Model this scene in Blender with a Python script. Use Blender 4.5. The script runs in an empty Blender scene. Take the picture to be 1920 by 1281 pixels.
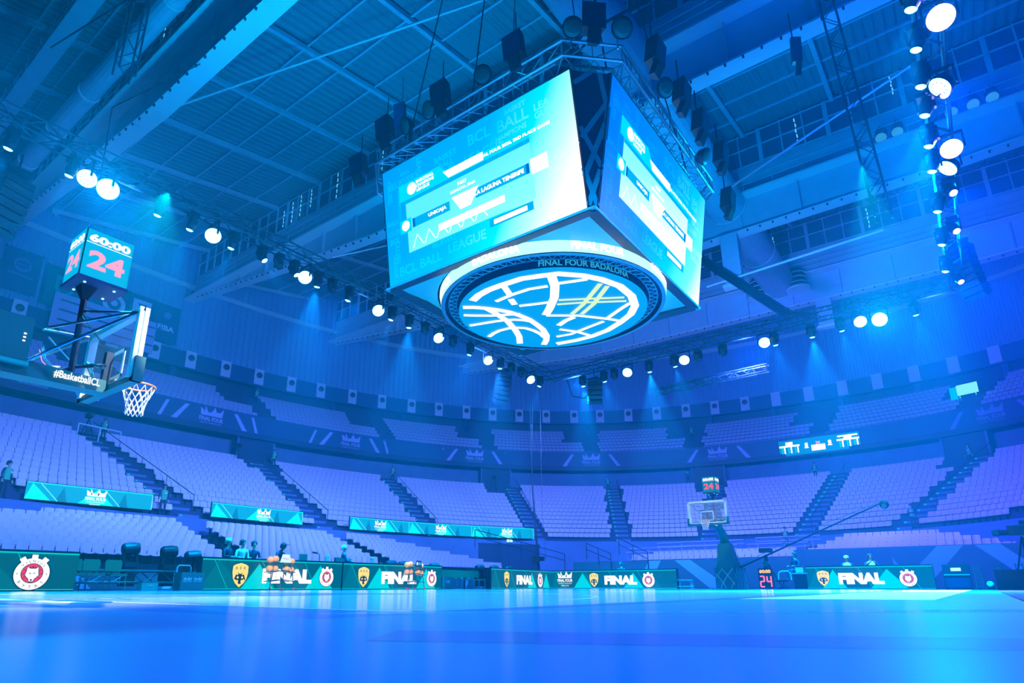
import bpy, math, random
from math import sin, cos, pi, radians, atan2, sqrt
from mathutils import Vector, Matrix
random.seed(7)
SC = bpy.context.scene
COL = SC.collection

# ------------------------------------------------------------------ camera, air, exposure
# world: x across the court, y along it, centre court at the origin, metres
cam_d = bpy.data.cameras.new('camera'); cam_d.sensor_width = 36; cam_d.lens = 36*1161/1920
cam_d.shift_x = 40/1920; cam_d.shift_y = 108.5/1920; cam_d.clip_end = 400; cam_d.clip_start = 0.02
cam = bpy.data.objects.new('camera', cam_d); COL.objects.link(cam)
CAM = Vector((9.76, -16.334, 0.12))
cam.location = CAM; cam.rotation_euler = (radians(90)+math.atan(351/1161), 0, radians(37.5))
SC.camera = cam
SC.view_settings.view_transform = 'Standard'; SC.view_settings.look = 'None'
SC.view_settings.gamma = 1; SC.view_settings.use_curve_mapping = False
SC.view_settings.exposure = 0.0
cy = SC.cycles
cy.max_bounces = 5; cy.diffuse_bounces = 2; cy.glossy_bounces = 3; cy.volume_bounces = 0; cy.transparent_max_bounces = 6; cy.transmission_bounces = 3
cy.sample_clamp_indirect = 4.0; cy.caustics_reflective = False; cy.caustics_refractive = False
cy.use_adaptive_sampling = True; cy.adaptive_threshold = 0.04; cy.use_denoising = True
try: cy.use_light_tree = True
except Exception: pass
world = bpy.data.worlds.new('arena_air'); SC.world = world; world.use_nodes = True
wn = world.node_tree; wn.nodes.clear()
wo = wn.nodes.new('ShaderNodeOutputWorld'); wb = wn.nodes.new('ShaderNodeBackground')
wb.inputs[0].default_value = (0.0, 0.16, 0.62, 1); wb.inputs[1].default_value = 0.12
ws = wn.nodes.new('ShaderNodeVolumeScatter'); ws.inputs['Color'].default_value = (0.0, 0.62, 1, 1)
ws.inputs['Density'].default_value = 0.0033; ws.inputs['Anisotropy'].default_value = 0.2
wn.links.new(wb.outputs[0], wo.inputs[0]); wn.links.new(ws.outputs[0], wo.inputs[1])

def lamp(kind, loc, power, color, size=0.25, aim=None, angle=60, blend=0.6, parent=None, name='stage_beam'):
    d = bpy.data.lights.new(name, kind); d.energy = power; d.color = color
    if kind == 'AREA': d.shape = 'DISK'; d.size = size
    else: d.shadow_soft_size = size
    if kind == 'SPOT': d.spot_size = radians(angle); d.spot_blend = blend
    o = bpy.data.objects.new(name, d); COL.objects.link(o); o.location = loc
    if aim is not None:
        o.rotation_euler = (Vector(aim)-Vector(loc)).to_track_quat('-Z', 'Y').to_euler()
    if parent: o.parent = parent; o.location = Vector(loc)-parent.location
    return o
CY = (0.0, 0.42, 1.0); BL = (0.0, 0.10, 1.0); VI = (0.09, 0.09, 1.0); LI = (0.10, 0.26, 1.0)
# wash lamps without fixtures, added to brighten the roof and the stands
for x, y, tx, ty, tz, p, c in ((-10, -4, -16, 0, 32, 26000, CY), (-10, 10, -14, 14, 32, 20000, CY), (2, 15.5, 4, 26, 32, 20000, CY), (11, 8, 16, 20, 32, 15000, BL), (11, -6, 8, 4, 32, 12000, BL),
                              (-10, -10, -34, -4, 8, 16000, LI), (-10, 0, -34, 6, 7, 20000, LI), (-10, 8, -30, 22, 7, 20000, LI), (-8, 15.5, -16, 42, 8, 26000, LI), (2, 15.5, -2, 50, 8, 24000, VI), (10, 15.5, 14, 42, 8, 15000, VI),
                              (11, 0, 36, 22, 22, 12000, (0.03,0.08,1.0))):
    lamp('SPOT', (x, y, 13.9 if tz > 20 else 12.1), p*(.33 if tz > 20 else 1.15), c, 0.35, (tx, ty, tz), 125, 1.0, name='added_wash_beam')
# wash lamps onto the court, the last two added out of view
for x, y, p in ((-9.6, -8, 9000), (-9.6, 3, 9000), (3, 15, 8000), (10.6, 4, 11000), (10.6, -8, 11000), (4, -16, 11000), (-6, -16, 8000)):
    lamp('SPOT', (x, y, 12.0), p*.55, (0.0, 0.42, 1.0), 0.35, (x*0.4, y*0.5, 0), 100, 0.8, name='court_beam')

# warm spots without fixtures, added to colour the hoops, racks and floor pools
for src, dst, p, a in (((10.7, -9.5, 12.2), (0, -12.45, 3.0), 24000, 7), ((10.7, -2, 12.2), (0, 13.2, 3.4), 9000, 8), ((7.5, -15, 12.3), (-9.3, -3.2, .8), 28000, 5), ((7.5, -14, 12.3), (-9.3, 3.2, .8), 34000, 4.2), ((9, 2, 12.3), (5.1, 17.8, 1.3), 5000, 8), ((9, 3, 12.3), (8.6, 6, 0), 26000, 38), ((-9, -9, 12.3), (.5, -14.3, 0), 30000, 26)):
    lamp('SPOT', src, p, (1.0, .80, .70), .05, dst, a, .4, name='added_warm_beam')

# ------------------------------------------------------------------ materials
def mat(name, col, rough=0.6, metal=0.0, emit=None, es=1.0, noise=0.0, nscale=4.0, alpha=None, spec=0.5, bump=0.0, trans=0.0):
    m = bpy.data.materials.new(name); m.use_nodes = True
    nt = m.node_tree; b = nt.nodes['Principled BSDF']
    b.inputs['Base Color'].default_value = (*col, 1); b.inputs['Roughness'].default_value = rough; b.inputs['Metallic'].default_value = metal
    b.inputs['Specular IOR Level'].default_value = spec
    if emit: b.inputs['Emission Color'].default_value = (*emit, 1); b.inputs['Emission Strength'].default_value = es
    if trans: b.inputs['Transmission Weight'].default_value = trans; b.inputs['IOR'].default_value = 1.02
    if alpha is not None: b.inputs['Alpha'].default_value = alpha
    if noise or bump:
        tc = nt.nodes.new('ShaderNodeTexCoord'); nz = nt.nodes.new('ShaderNodeTexNoise'); nz.inputs['Scale'].default_value = nscale; nz.inputs['Detail'].default_value = 5
        nt.links.new(tc.outputs['Object'], nz.inputs['Vector'])
        if noise:
            mx = nt.nodes.new('ShaderNodeMix'); mx.data_type = 'RGBA'
            mx.inputs['A'].default_value = (*[c*(1-noise) for c in col], 1); mx.inputs['B'].default_value = (*[min(1, c*(1+noise)) for c in col], 1)
            nt.links.new(nz.outputs['Fac'], mx.inputs['Factor']); nt.links.new(mx.outputs['Result'], b.inputs['Base Color'])
        if bump:
            bp = nt.nodes.new('ShaderNodeBump'); bp.inputs['Strength'].default_value = bump; bp.inputs['Distance'].default_value = 0.02
            nt.links.new(nz.outputs['Fac'], bp.inputs['Height']); nt.links.new(bp.outputs['Normal'], b.inputs['Normal'])
    return m
M = {}
def D(n, *a, **k): M[n] = mat(n, *a, **k); return M[n]
D('concrete', (0.09, 0.17, 0.42), 0.85, noise=0.2, nscale=0.8, bump=0.2)
D('step', (0.02, 0.04, 0.14), 0.8, noise=0.2, nscale=2)
D('stair', (0.09, 0.14, 0.36), 0.8)
D('dark_floor', (0.02, 0.06, 0.12), 0.6, noise=0.3, nscale=2)
D('carpet', (0.02, 0.07, 0.11), 0.95, noise=0.5, nscale=60, bump=0.4)
D('deck', (0.07, 0.28, 0.34), 0.55, metal=0.0, noise=0.1, nscale=0.5)
D('steel', (0.30, 0.62, 0.78), 0.5, noise=0.12, nscale=1.2)
D('flange', (0.55, 0.85, 0.95), 0.5, noise=0.06, nscale=1)
D('corrugated', (0.12, 0.32, 0.62), 0.6, noise=0.1, nscale=0.3)
D('window_dark', (0.03, 0.10, 0.20), 0.25)
D('slit', (0.1, 0.6, 0.8), 0.5, emit=(0.15, 0.75, 1.0), es=0.9)
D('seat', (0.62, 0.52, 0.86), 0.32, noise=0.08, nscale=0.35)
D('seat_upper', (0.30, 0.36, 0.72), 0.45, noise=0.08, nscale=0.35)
D('black', (0.008, 0.02, 0.045), 0.45)
D('black_metal', (0.015, 0.05, 0.09), 0.35, metal=0.6)
D('truss', (0.03, 0.10, 0.14), 0.5, metal=0.2)
D('bright_truss', (0.45, 0.80, 0.90), 0.3, metal=0.7)
D('chrome', (0.6, 0.85, 0.9), 0.15, metal=1.0)
D('fascia', (0.015, 0.06, 0.20), 0.6, noise=0.1, nscale=2)
D('fascia_mark', (0.32, 0.36, 0.80), 0.6)
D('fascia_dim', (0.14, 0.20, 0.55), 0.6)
D('white_panel', (0.45, 0.62, 0.90), 0.6)
D('navy', (0.01, 0.03, 0.12), 0.6)
D('skirt', (0.01, 0.16, 0.20), 0.55, noise=0.15, nscale=1.5)
D('skirt_mark', (0.10, 0.55, 0.80), 0.5)
D('green_pad', (0.0, 0.16, 0.17), 0.5)
D('green_light', (0.0, 0.42, 0.36), 0.5)
D('green_fabric', (0.03, 0.22, 0.14), 0.8)
D('orange', (1.0, 0.26, 0.05), 0.4)
D('ball', (1.0, 0.36, 0.10), 0.6, bump=0.5, nscale=120)
D('net', (0.95, 1.0, 1.0), 0.6)
D('board_frame', (0.75, 0.98, 0.98), 0.4)
D('glass', (0.85, 0.97, 1.0), 0.02, alpha=0.10, spec=0.6)
D('rubber', (0.01, 0.02, 0.03), 0.8)
D('red_rubber', (0.8, 0.03, 0.08), 0.6)
D('skin', (0.45, 0.35, 0.30), 0.6)
D('skin_dark', (0.10, 0.08, 0.08), 0.6)
D('hair', (0.02, 0.03, 0.05), 0.8)
D('hair_white', (0.6, 0.75, 0.8), 0.8)
D('vest', (0.05, 0.50, 0.28), 0.7)
D('vest_yellow', (0.65, 0.95, 0.10), 0.7)
D('cloth_dark', (0.015, 0.04, 0.10), 0.8)
D('cloth_blue', (0.03, 0.10, 0.25), 0.8)
D('shirt', (0.7, 0.85, 0.9), 0.8)
D('fabric_under', (0.06, 0.80, 0.88), 0.35, bump=0.6, nscale=1.2)
D('ink', (0.005, 0.02, 0.03), 0.6)
def E(n, col, s=1.0): M[n] = mat(n, (0.01, 0.01, 0.01), 0.5, emit=col, es=s, spec=0.2); return M[n]
E('led_green', (0.0, 0.11, 0.16)); E('led_green2', (0.0, 0.16, 0.22)); E('led_line', (0.0, 0.62, 0.55)); E('led_teal', (0.0, 0.70, 0.74))
E('led_white', (0.95, 1.0, 0.97), 1.1); E('led_yellow', (0.95, 0.80, 0.16)); E('led_red', (0.86, 0.03, 0.10)); E('led_ink', (0.0, 0.02, 0.035))
E('rib_blue', (0.0, 0.42, 0.74)); E('rib_cyan', (0.0, 1.0, 1.0)); E('rib_line', (0.1, 0.95, 0.95)); E('rib_deep', (0.0, 0.24, 0.50))
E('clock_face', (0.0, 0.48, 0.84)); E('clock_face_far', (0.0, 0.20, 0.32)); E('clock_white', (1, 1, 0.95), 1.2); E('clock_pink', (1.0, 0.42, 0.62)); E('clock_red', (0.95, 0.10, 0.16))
E('amber', (1.0, 0.55, 0.12), 1.2); E('seg_red', (1.0, 0.12, 0.22), 2.0)
E('scr_deep', (0.0, 0.13, 0.60)); E('scr_mid', (0.0, 0.45, 0.90)); E('sheet_glow', (0.22, 0.88, 1.0)); E('scr_white', (1, 1, 1), 1.4); E('scr_cyan', (0.0, 0.75, 1.0))
E('scr_word', (0.0, 0.58, 0.93)); E('scr_word_r', (0.0, 0.27, 0.95)); E('disc_blue', (0.0, 0.34, 0.80)); E('disc_yellow', (0.72, 0.95, 0.48)); E('ring_pale', (0.45, 1.0, 1.0), 1.3)
E('lens', (0.08, 0.6, 1.0), 16); E('lens_big', (0.03, 0.6, 1.0), 60); E('lens_violet', (0.22, 0.16, 1.0), 9); E('lens_wash', (0.22, 0.8, 1.0), 6); E('tiny_led', (0.3, 1, 1), 2); E('red_led', (1, 0.05, 0.05), 3)
E('drum_text', (0.02, 0.36, 0.62)); E('parcan_glass', (0.03, 0.30, 0.55), 0.8); E('step_light', (0.0, 0.45, 0.55), 1.0)
def grad_screen(name, stops, direc, lo, hi, curve=1.0):
    """an LED picture whose colour runs across the screen, viewing-angle brightening put in (object coordinates)"""
    m = bpy.data.materials.new(name); m.use_nodes = True; nt = m.node_tree; b = nt.nodes['Principled BSDF']
    b.inputs['Base Color'].default_value = (0.01, 0.01, 0.01, 1)
    tc = nt.nodes.new('ShaderNodeTexCoord'); dp = nt.nodes.new('ShaderNodeVectorMath'); dp.operation = 'DOT_PRODUCT'; dp.inputs[1].default_value = direc
    mr = nt.nodes.new('ShaderNodeMapRange'); mr.inputs[1].default_value = lo; mr.inputs[2].default_value = hi
    rp = nt.nodes.new('ShaderNodeValToRGB'); nt.links.new(tc.outputs['Object'], dp.inputs[0]); nt.links.new(dp.outputs['Value'], mr.inputs[0]); nt.links.new(mr.outputs[0], rp.inputs[0])
    while len(rp.color_ramp.elements) < len(stops): rp.color_ramp.elements.new(0.5)
    for e, (p, c) in zip(rp.color_ramp.elements, stops): e.position = p; e.color = (*c, 1)
    nt.links.new(rp.outputs[0], b.inputs['Emission Color']); b.inputs['Emission Strength'].default_value = 1.15
    M[name] = m; return m
def wood_floor():
    m = mat('court_wood', (0.30, 0.75, 0.72), 0.13); nt = m.node_tree; b = nt.nodes['Principled BSDF']
    tc = nt.nodes.new('ShaderNodeTexCoord'); mp = nt.nodes.new('ShaderNodeMapping'); mp.inputs['Scale'].default_value = (7.0, 0.6, 1)
    br = nt.nodes.new('ShaderNodeTexNoise'); br.inputs['Scale'].default_value = 2.0
    cr = nt.nodes.new('ShaderNodeValToRGB'); cr.color_ramp.elements[0].color = (0.20, 0.62, 0.62, 1); cr.color_ramp.elements[1].color = (0.42, 0.90, 0.85, 1)
    nt.links.new(tc.outputs['Object'], mp.inputs[0]); nt.links.new(mp.outputs[0], br.inputs[0]); nt.links.new(br.outputs['Fac'], cr.inputs[0]); nt.links.new(cr.outputs[0], b.inputs['Base Color'])
    M['court_wood'] = m
wood_floor()
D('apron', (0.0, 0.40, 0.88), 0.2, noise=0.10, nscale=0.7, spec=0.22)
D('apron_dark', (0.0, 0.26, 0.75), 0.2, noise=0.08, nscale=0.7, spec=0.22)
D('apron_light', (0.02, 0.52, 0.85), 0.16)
D('line_pool_white', (0.85, 0.98, 1.0), 0.3)

# ------------------------------------------------------------------ mesh helpers
class MB:
    def __init__(s): s.v = []; s.f = []; s.m = []; s.mats = []
    def mi(s, name):
        if name not in s.mats: s.mats.append(name)
        return s.mats.index(name)
    def add(s, vs, fs, mt):
        n = len(s.v); s.v += [tuple(p) for p in vs]; k = s.mi(mt)
        for f in fs: s.f.append(tuple(n+i for i in f)); s.m.append(k)
        return s
    def box(s, c, d, mt, R=None):
        c = Vector(c); hx, hy, hz = d[0]/2, d[1]/2, d[2]/2
        P = [Vector((x, y, z)) for z in (-hz, hz) for x, y in ((-hx, -hy), (hx, -hy), (hx, hy), (-hx, hy))]
        if R is not None: P = [R @ p for p in P]
        return s.add([c+p for p in P], [(3, 2, 1, 0), (4, 5, 6, 7), (0, 1, 5, 4), (1, 2, 6, 5), (2, 3, 7, 6), (3, 0, 4, 7)], mt)
    def beam(s, p, q, w, h, mt, up=(0, 0, 1)):
        p = Vector(p); q = Vector(q); d = (q-p).normalized(); u = Vector(up)
        r = d.cross(u)
        if r.length < 1e-4: r = d.cross(Vector((1, 0, 0)))
        r.normalize(); u = r.cross(d).normalized()
        P = [o+r*a*w/2+u*b*h/2 for o in (p, q) for a, b in ((-1, -1), (1, -1), (1, 1), (-1, 1))]
        return s.add(P, [(0, 1, 2, 3), (7, 6, 5, 4), (0, 4, 5, 1), (1, 5, 6, 2), (2, 6, 7, 3), (3, 7, 4, 0)], mt)
    def tube(s, pts, r, mt, n=6, cap=True):
        pts = [Vector(p) for p in pts]; rs = r if isinstance(r, (list, tuple)) else [r]*len(pts); V = []; F = []
        prev = None
        for i, p in enumerate(pts):
            d = (pts[min(i+1, len(pts)-1)]-pts[max(i-1, 0)]).normalized()
            a = prev if prev is not None else (Vector((0, 0, 1)) if abs(d.z) < 0.9 else Vector((1, 0, 0)))
            e1 = (a-d*a.dot(d)).normalized(); prev = e1; e2 = d.cross(e1)
            for k in range(n): t = 2*pi*k/n; V.append(p+(e1*cos(t)+e2*sin(t))*rs[i])
        for i in range(len(pts)-1):
            for k in range(n): F.append((i*n+k, i*n+(k+1) % n, (i+1)*n+(k+1) % n, (i+1)*n+k))
        if cap: F.append(tuple(range(n-1, -1, -1))); F.append(tuple(range((len(pts)-1)*n, len(pts)*n)))
        return s.add(V, F, mt)
    def lathe(s, prof, c, mt, n=16, axis=(0, 0, 1)):
        ax = Vector(axis).normalized(); e1 = ax.orthogonal().normalized(); e2 = ax.cross(e1); c = Vector(c); V = []; F = []
        for r, z in prof:
            for k in range(n): t = 2*pi*k/n; V.append(c+ax*z+(e1*cos(t)+e2*sin(t))*max(r, 1e-4))
        for i in range(len(prof)-1):
            for k in range(n): F.append((i*n+k, i*n+(k+1) % n, (i+1)*n+(k+1) % n, (i+1)*n+k))
        F.append(tuple(range(n-1, -1, -1))); F.append(tuple(range((len(prof)-1)*n, len(prof)*n)))
        return s.add(V, F, mt)
    def ball(s, c, r, mt, n=12, sq=(1, 1, 1)):
        prof = [(r*sin(pi*i/(n//2+2)), -r*cos(pi*i/(n//2+2))) for i in range(n//2+3)]
        k = len(s.v); s.lathe(prof, (0, 0, 0), mt, n); c = Vector(c)
        for i in range(k, len(s.v)): s.v[i] = tuple(c+Vector((s.v[i][0]*sq[0], s.v[i][1]*sq[1], s.v[i][2]*sq[2])))
        return s
    # flat artwork on a frame: fr = (origin, right, up); pts in metres on that frame; off lifts it along the normal
    def poly(s, fr, pts, mt, off=0.0):
        o, r, u = fr; n = r.cross(u)
        return s.add([o+r*x+u*y+n*off for x, y in pts], [tuple(range(len(pts)))], mt)
    def rect(s, fr, x0, y0, x1, y1, mt, off=0.0): return s.poly(fr, [(x0, y0), (x1, y0), (x1, y1), (x0, y1)], mt, off)
    def strip(s, fr, pts, w, mt, off=0.0):
        o, r, u = fr; n = r.cross(u); V = []; P = [Vector((p[0], p[1])) for p in pts]
        for i, p in enumerate(P):
            d = (P[min(i+1, len(P)-1)]-P[max(i-1, 0)]).normalized(); q = Vector((-d.y, d.x))*w/2
            for t in (p-q, p+q): V.append(o+r*t.x+u*t.y+n*off)
        return s.add(V, [(2*i, 2*i+2, 2*i+3, 2*i+1) for i in range(len(P)-1)], mt)
    def disc(s, fr, cx, cy_, r, mt, off=0.0, n=28, r2=None):
        r2 = r if r2 is None else r2
        return s.poly(fr, [(cx+r*cos(2*pi*k/n), cy_+r2*sin(2*pi*k/n)) for k in range(n)], mt, off)
    def text(s, fr, t, cx, cy_, h, mt, w=None, off=0.0, bold=0.0, rot=0.0):
        V, F, bw, bh = text_geo(t, bold); k = h/bh; kx = (w/bw) if w else k; o, r, u = fr; n = r.cross(u); cr, sr = cos(rot), sin(rot)
        out = []
        for x, y in V:
            X, Y = x*kx, y*k; X, Y = X*cr-Y*sr+cx, X*sr+Y*cr+cy_; out.append(o+r*X+u*Y+n*off)
        return s.add(out, F, mt)
    def build(s, name, parent=None, origin=None, smooth=False):
        me = bpy.data.meshes.new(name)
        if parent is not None:
            root = parent
            o = Vector(root.get('_o', (0, 0, 0)))
        else: o = Vector(origin) if origin is not None else Vector((0, 0, 0))
        me.from_pydata([(p[0]-o.x, p[1]-o.y, p[2]-o.z) for p in s.v], [], s.f); me.update()
        for n in s.mats: me.materials.append(M[n])
        me.polygons.foreach_set('material_index', s.m)
        if smooth: me.polygons.foreach_set('use_smooth', [True]*len(me.polygons))
        ob = bpy.data.objects.new(name, me); COL.objects.link(ob)
        if parent is not None: ob.parent = parent; ob['_o'] = tuple(o)
        else: ob.location = o; ob['_o'] = tuple(o)
        return ob
_tg = {}
def text_geo(t, bold):
    key = (t, bold)
    if key in _tg: return _tg[key]
    c = bpy.data.curves.new('letters', 'FONT'); c.body = t; c.size = 1; c.offset = bold; c.resolution_u = 3; c.fill_mode = 'FRONT'
    o = bpy.data.objects.new('letters', c); COL.objects.link(o); bpy.context.view_layer.update()
    me = bpy.data.meshes.new_from_object(o.evaluated_get(bpy.context.evaluated_depsgraph_get()))
    V = [(v.co.x, v.co.y) for v in me.vertices]; F = []
    for p in me.polygons:
        vs = list(p.vertices)
        F.append(tuple(vs) if p.normal.z >= 0 else tuple(reversed(vs)))
    x0 = min(v[0] for v in V); x1 = max(v[0] for v in V); y0 = min(v[1] for v in V); y1 = max(v[1] for v in V)
    V = [(x-(x0+x1)/2, y-(y0+y1)/2) for x, y in V]
    bpy.data.objects.remove(o); bpy.data.curves.remove(c); bpy.data.meshes.remove(me)
    _tg[key] = (V, F, x1-x0, y1-y0); return _tg[key]
def tag(o, label, cat, group=None, kind=None):
    if label: o['label'] = label
    if cat: o['category'] = cat
    if group: o['group'] = group
    if kind: o['kind'] = kind
    return o
def thing(name, label, cat, loc=(0, 0, 0), group=None):
    o = bpy.data.objects.new(name, None); COL.objects.link(o); o.location = loc; o.empty_display_size = 0.1; o['_o'] = tuple(loc)
    return tag(o, label, cat, group)
def struct(mb, name): o = mb.build(name); o['kind'] = 'structure'; return o
def copy_tree(o, parent=None):
    c = o.copy(); COL.objects.link(c)
    if parent is not None: c.parent = parent
    for ch in list(o.children): copy_tree(ch, c)
    return c
def frame(o, r, u=(0, 0, 1)):
    r = Vector(r).normalized(); u = Vector(u); u = (u-r*u.dot(r)).normalized(); return (Vector(o), r, u)
UP = Vector((0, 0, 1))

# ------------------------------------------------------------------ the bowl
NE = 2.25; BX, BY, AX, AY = -3.71, 6.21, 22.8, 32.7
def sup(th, d, z=0.0):
    """point on the bowl's oval, d metres behind the front edge of the lower tier, th degrees round from the +y end"""
    ct, st = cos(radians(th)), sin(radians(th)); n = (abs(ct)**NE+abs(st)**NE)**(1/NE)
    return Vector((BX+(AX+d)*st/n, BY+(AY+d)*ct/n, z))
def tang(th, d=0):
    t = sup(th+0.2, d)-sup(th-0.2, d); t.z = 0; return t.normalized()
def inward(th, d=0): t = tang(th, d); return Vector((t.y, -t.x, 0))      # towards the court
TH0, TH1 = -125.0, 62.0
def ring_strip(mb, prof, mt, th0=TH0, th1=TH1, step=1.5, mts=None):
    n = int((th1-th0)/step)+1; V = []; F = []
    for i in range(n+1):
        th = th0+(th1-th0)*i/n
        for d, z in prof: V.append(sup(th, d, z))
    k = len(prof)
    for j in range(k-1):
        F = [(i*k+j, (i+1)*k+j, (i+1)*k+j+1, i*k+j+1) for i in range(n)]
        mb.add(V, F, (mts[j] if mts else mt)) if j == 0 else None
        if j > 0:
            b = len(mb.v)-len(V); q = mb.mi(mts[j] if mts else mt)
            for f in F: mb.f.append(tuple(b+x for x in f)); mb.m.append(q)
# court floor: the laid sports floor with its painted lines
fl = MB(); FR0 = frame((0, 0, 0), (1, 0, 0), (0, 1, 0))
fl.rect(FR0, -9.7, -19.5, 9.98, 16.9, 'apron')
fl.rect(FR0, -7.5, -14, 7.5, 14, 'court_wood', 0.003)
for s in (-1, 1):
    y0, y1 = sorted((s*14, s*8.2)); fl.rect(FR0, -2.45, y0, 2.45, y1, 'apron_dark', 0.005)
    for w in (2.45,): 
        fl.rect(FR0, -w-.03, y0, -w+.03, y1, 'line_pool_white', 0.006); fl.rect(FR0, w-.03, y0, w+.03, y1, 'line_pool_white', 0.006)
    fl.strip(FR0, [(6.75*sin(t), s*12.42-s*6.75*cos(t)) for t in [radians(-80+8*i) for i in range(21)]], 0.05, 'line_pool_white', 0.005)
    fl.rect(FR0, -7.5, min(s*14, s*14.05), 7.5, max(s*14, s*14.05), 'line_pool_white', 0.006)
fl.strip(FR0, [(1.8*cos(t), 1.8*sin(t)) for t in [2*pi*i/40 for i in range(41)]], 0.05, 'line_pool_white', 0.005)
fl.rect(FR0, -7.5, -.025, 7.5, .025, 'line_pool_white', 0.005)
# painted bands of the apron; the white ones are pools of light painted on
fl.poly(FR0, [(7.75, -9.6), (9.35, -9.0), (9.3, 14.6), (7.75, 14.2)], 'line_pool_white', 0.005)
fl.poly(FR0, [(-2.2, -13.95), (4.3, -14.15), (4.1, -14.42), (-2.2, -14.25)], 'line_pool_white', 0.007)
fl.poly(FR0, [(-3.2, -14.55), (3.4, -14.7), (3.2, -14.95), (-3.2, -14.85)], 'line_pool_white', 0.007)
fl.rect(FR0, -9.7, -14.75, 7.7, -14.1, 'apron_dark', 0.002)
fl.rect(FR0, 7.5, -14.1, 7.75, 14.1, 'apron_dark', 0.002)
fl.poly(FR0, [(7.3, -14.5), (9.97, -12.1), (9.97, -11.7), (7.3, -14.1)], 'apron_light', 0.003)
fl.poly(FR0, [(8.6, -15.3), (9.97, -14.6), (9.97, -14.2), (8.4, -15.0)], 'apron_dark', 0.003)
fl.v = [(x, y, z*.1) for x, y, z in fl.v]
fo = struct(fl, 'floor')
g = MB(); ring = [sup(TH0+(TH1-TH0)*i/90, 0.2, -0.02) for i in range(91)]
g.add(ring+[Vector((25, -30, -0.02)), Vector((-30, -30, -0.02))], [tuple(range(len(ring)+1, -1, -1))], 'dark_floor')
struct(g, 'floor_hall')
g = MB(); g.rect(frame((0, 0, 0), (1, 0, 0), (0, 1, 0)), 9.985, -19.5, 19, 30, 'carpet', 0.004); struct(g, 'floor_carpet')
# lower tier: front wall, steps, walkway at the back
LR, LT, LZ, LD = 14, 1.035, 3.96, 0.497
prof = [(0, -0.02), (0, LZ)]
for i in range(LR):
    prof += [(LT*(i+1), LZ+LD*i), (LT*(i+1), LZ+LD*(i+1))]
prof += [(17.4, LZ+LD*LR)]
g = MB(); ring_strip(g, prof[:2], 'concrete'); struct(g, 'wall_arena_front')
g = MB(); ring_strip(g, prof[1:], 'step'); struct(g, 'floor_lower_tier')
g = MB(); ring_strip(g, [(17.4, LZ+LD*LR), (17.4, 13.6)], 'concrete'); struct(g, 'wall_concourse')
# upper tier: soffit, fascia, steps
UR, UT, UZ, UD = 8, 1.08, 15.05, 0.64
g = MB(); ring_strip(g, [(17.5, 13.5), (15.2, 13.1), (14.9, 13.1), (14.9, 13.6), (15.2, 13.6), (15.2, 15.35), (15.5, 15.35), (15.5, UZ-.3), (16.3, UZ-.3)], None, mts=['navy', 'navy', 'navy', 'navy', 'fascia', 'fascia', 'fascia', 'step']); struct(g, 'wall_upper_fascia')
prof = [(16.2, UZ-.3), (16.2, UZ)]
for i in range(UR): prof += [(16.3+UT*(i+1), UZ+UD*i), (16.3+UT*(i+1), UZ+UD*(i+1))]
prof += [(26.2, UZ+UD*UR), (26.2, 23.4)]
g = MB(); ring_strip(g, prof, None, mts=['step']*(len(prof)-2)+['navy']); struct(g, 'floor_upper_tier')
g = MB(); ring_strip(g, [(26.2, 23.05), (24.4, 23.05), (24.4, 21.3), (24.95, 21.3), (24.95, 22.9)], 'fascia'); struct(g, 'trim_speaker_band')
# big corrugated wall
g = MB(); V = []; F = []; th = TH0; i = 0; pts = []
while th < TH1:
    t = sup(th+.3, 24.6)-sup(th, 24.6); L = t.length; pts.append(th); th += 0.3*0.17/L
K = len(pts)
for i, t_ in enumerate(pts):
    dd = 24.6+(0.0 if (i // 2) % 2 == 0 else 0.12)
    V += [sup(t_, dd, 23.0), sup(t_, dd, 35.6)]
g.add(V, [(2*i, 2*i+2, 2*i+3, 2*i+1) for i in range(K-1)], 'corrugated'); struct(g, 'wall_corrugated')
g = MB(); ring_strip(g, [(24.3, 29.9), (24.3, 30.4), (24.6, 30.4), (24.6, 29.9), (24.3, 29.9)], 'steel'); struct(g, 'trim_wall_rail')

# ------------------------------------------------------------------ roof: sawtooth decks, girders, clerestories
GY = [-21.4, -4.85, 11.7, 28.3, 44.8, 61.3]
XL, XR = -58, 46
def zdeck(k, y): y0 = GY[k]+2.6; y1 = GY[k+1]; return 32.1+(y-y0)/(y1-y0)*2.5
def corr_sheet(mb, k, x0, x1, y0, y1, mt):
    V = []; F = []; n = int((x1-x0)/0.14)
    for i in range(n+1):
        x = x0+(x1-x0)*i/n; h = 0.0 if (i//2) % 2 else 0.09
        V += [(x, y0, zdeck(k, y0)+h), (x, y1, zdeck(k, y1)+h)]
    mb.add(V, [(2*i, 2*i+1, 2*i+3, 2*i+2) for i in range(n)], mt)
for k in range(5):
    g = MB(); y0 = GY[k]+(-1.0 if k else -6); corr_sheet(g, k, XL, XR, GY[k]+2.6 if k else -24, GY[k+1]+.2, 'deck')
    if k: g.box(((XL+XR)/2, GY[k]+1.4, 33.3), (XR-XL, 2.6, .15), 'navy')
    struct(g, 'ceiling_deck')
    # rafters across and purlins along, hung under the sheet
    x = -49.7; j = 0
    pur = MB(); ya, yb = (GY[k]+2.6 if k else -24), GY[k+1]
    while x < XR-2:
        pur.beam((x, ya, zdeck(k, ya)-.28), (x, yb, zdeck(k, yb)-.28), 0.28, 0.34, 'steel'); x += 6.3
    o = pur.build('roof_purlins'); o['kind'] = 'structure'; o.name = 'trim_purlins'
    raf = MB(); y = ya+.6
    while y < yb:
        raf.beam((XL, y, zdeck(k, y)-.08), (XR, y, zdeck(k, y)-.08), 0.12, 0.16, 'steel'); y += 2.75
    o = raf.build('trim_rafters'); o['kind'] = 'structure'
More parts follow.
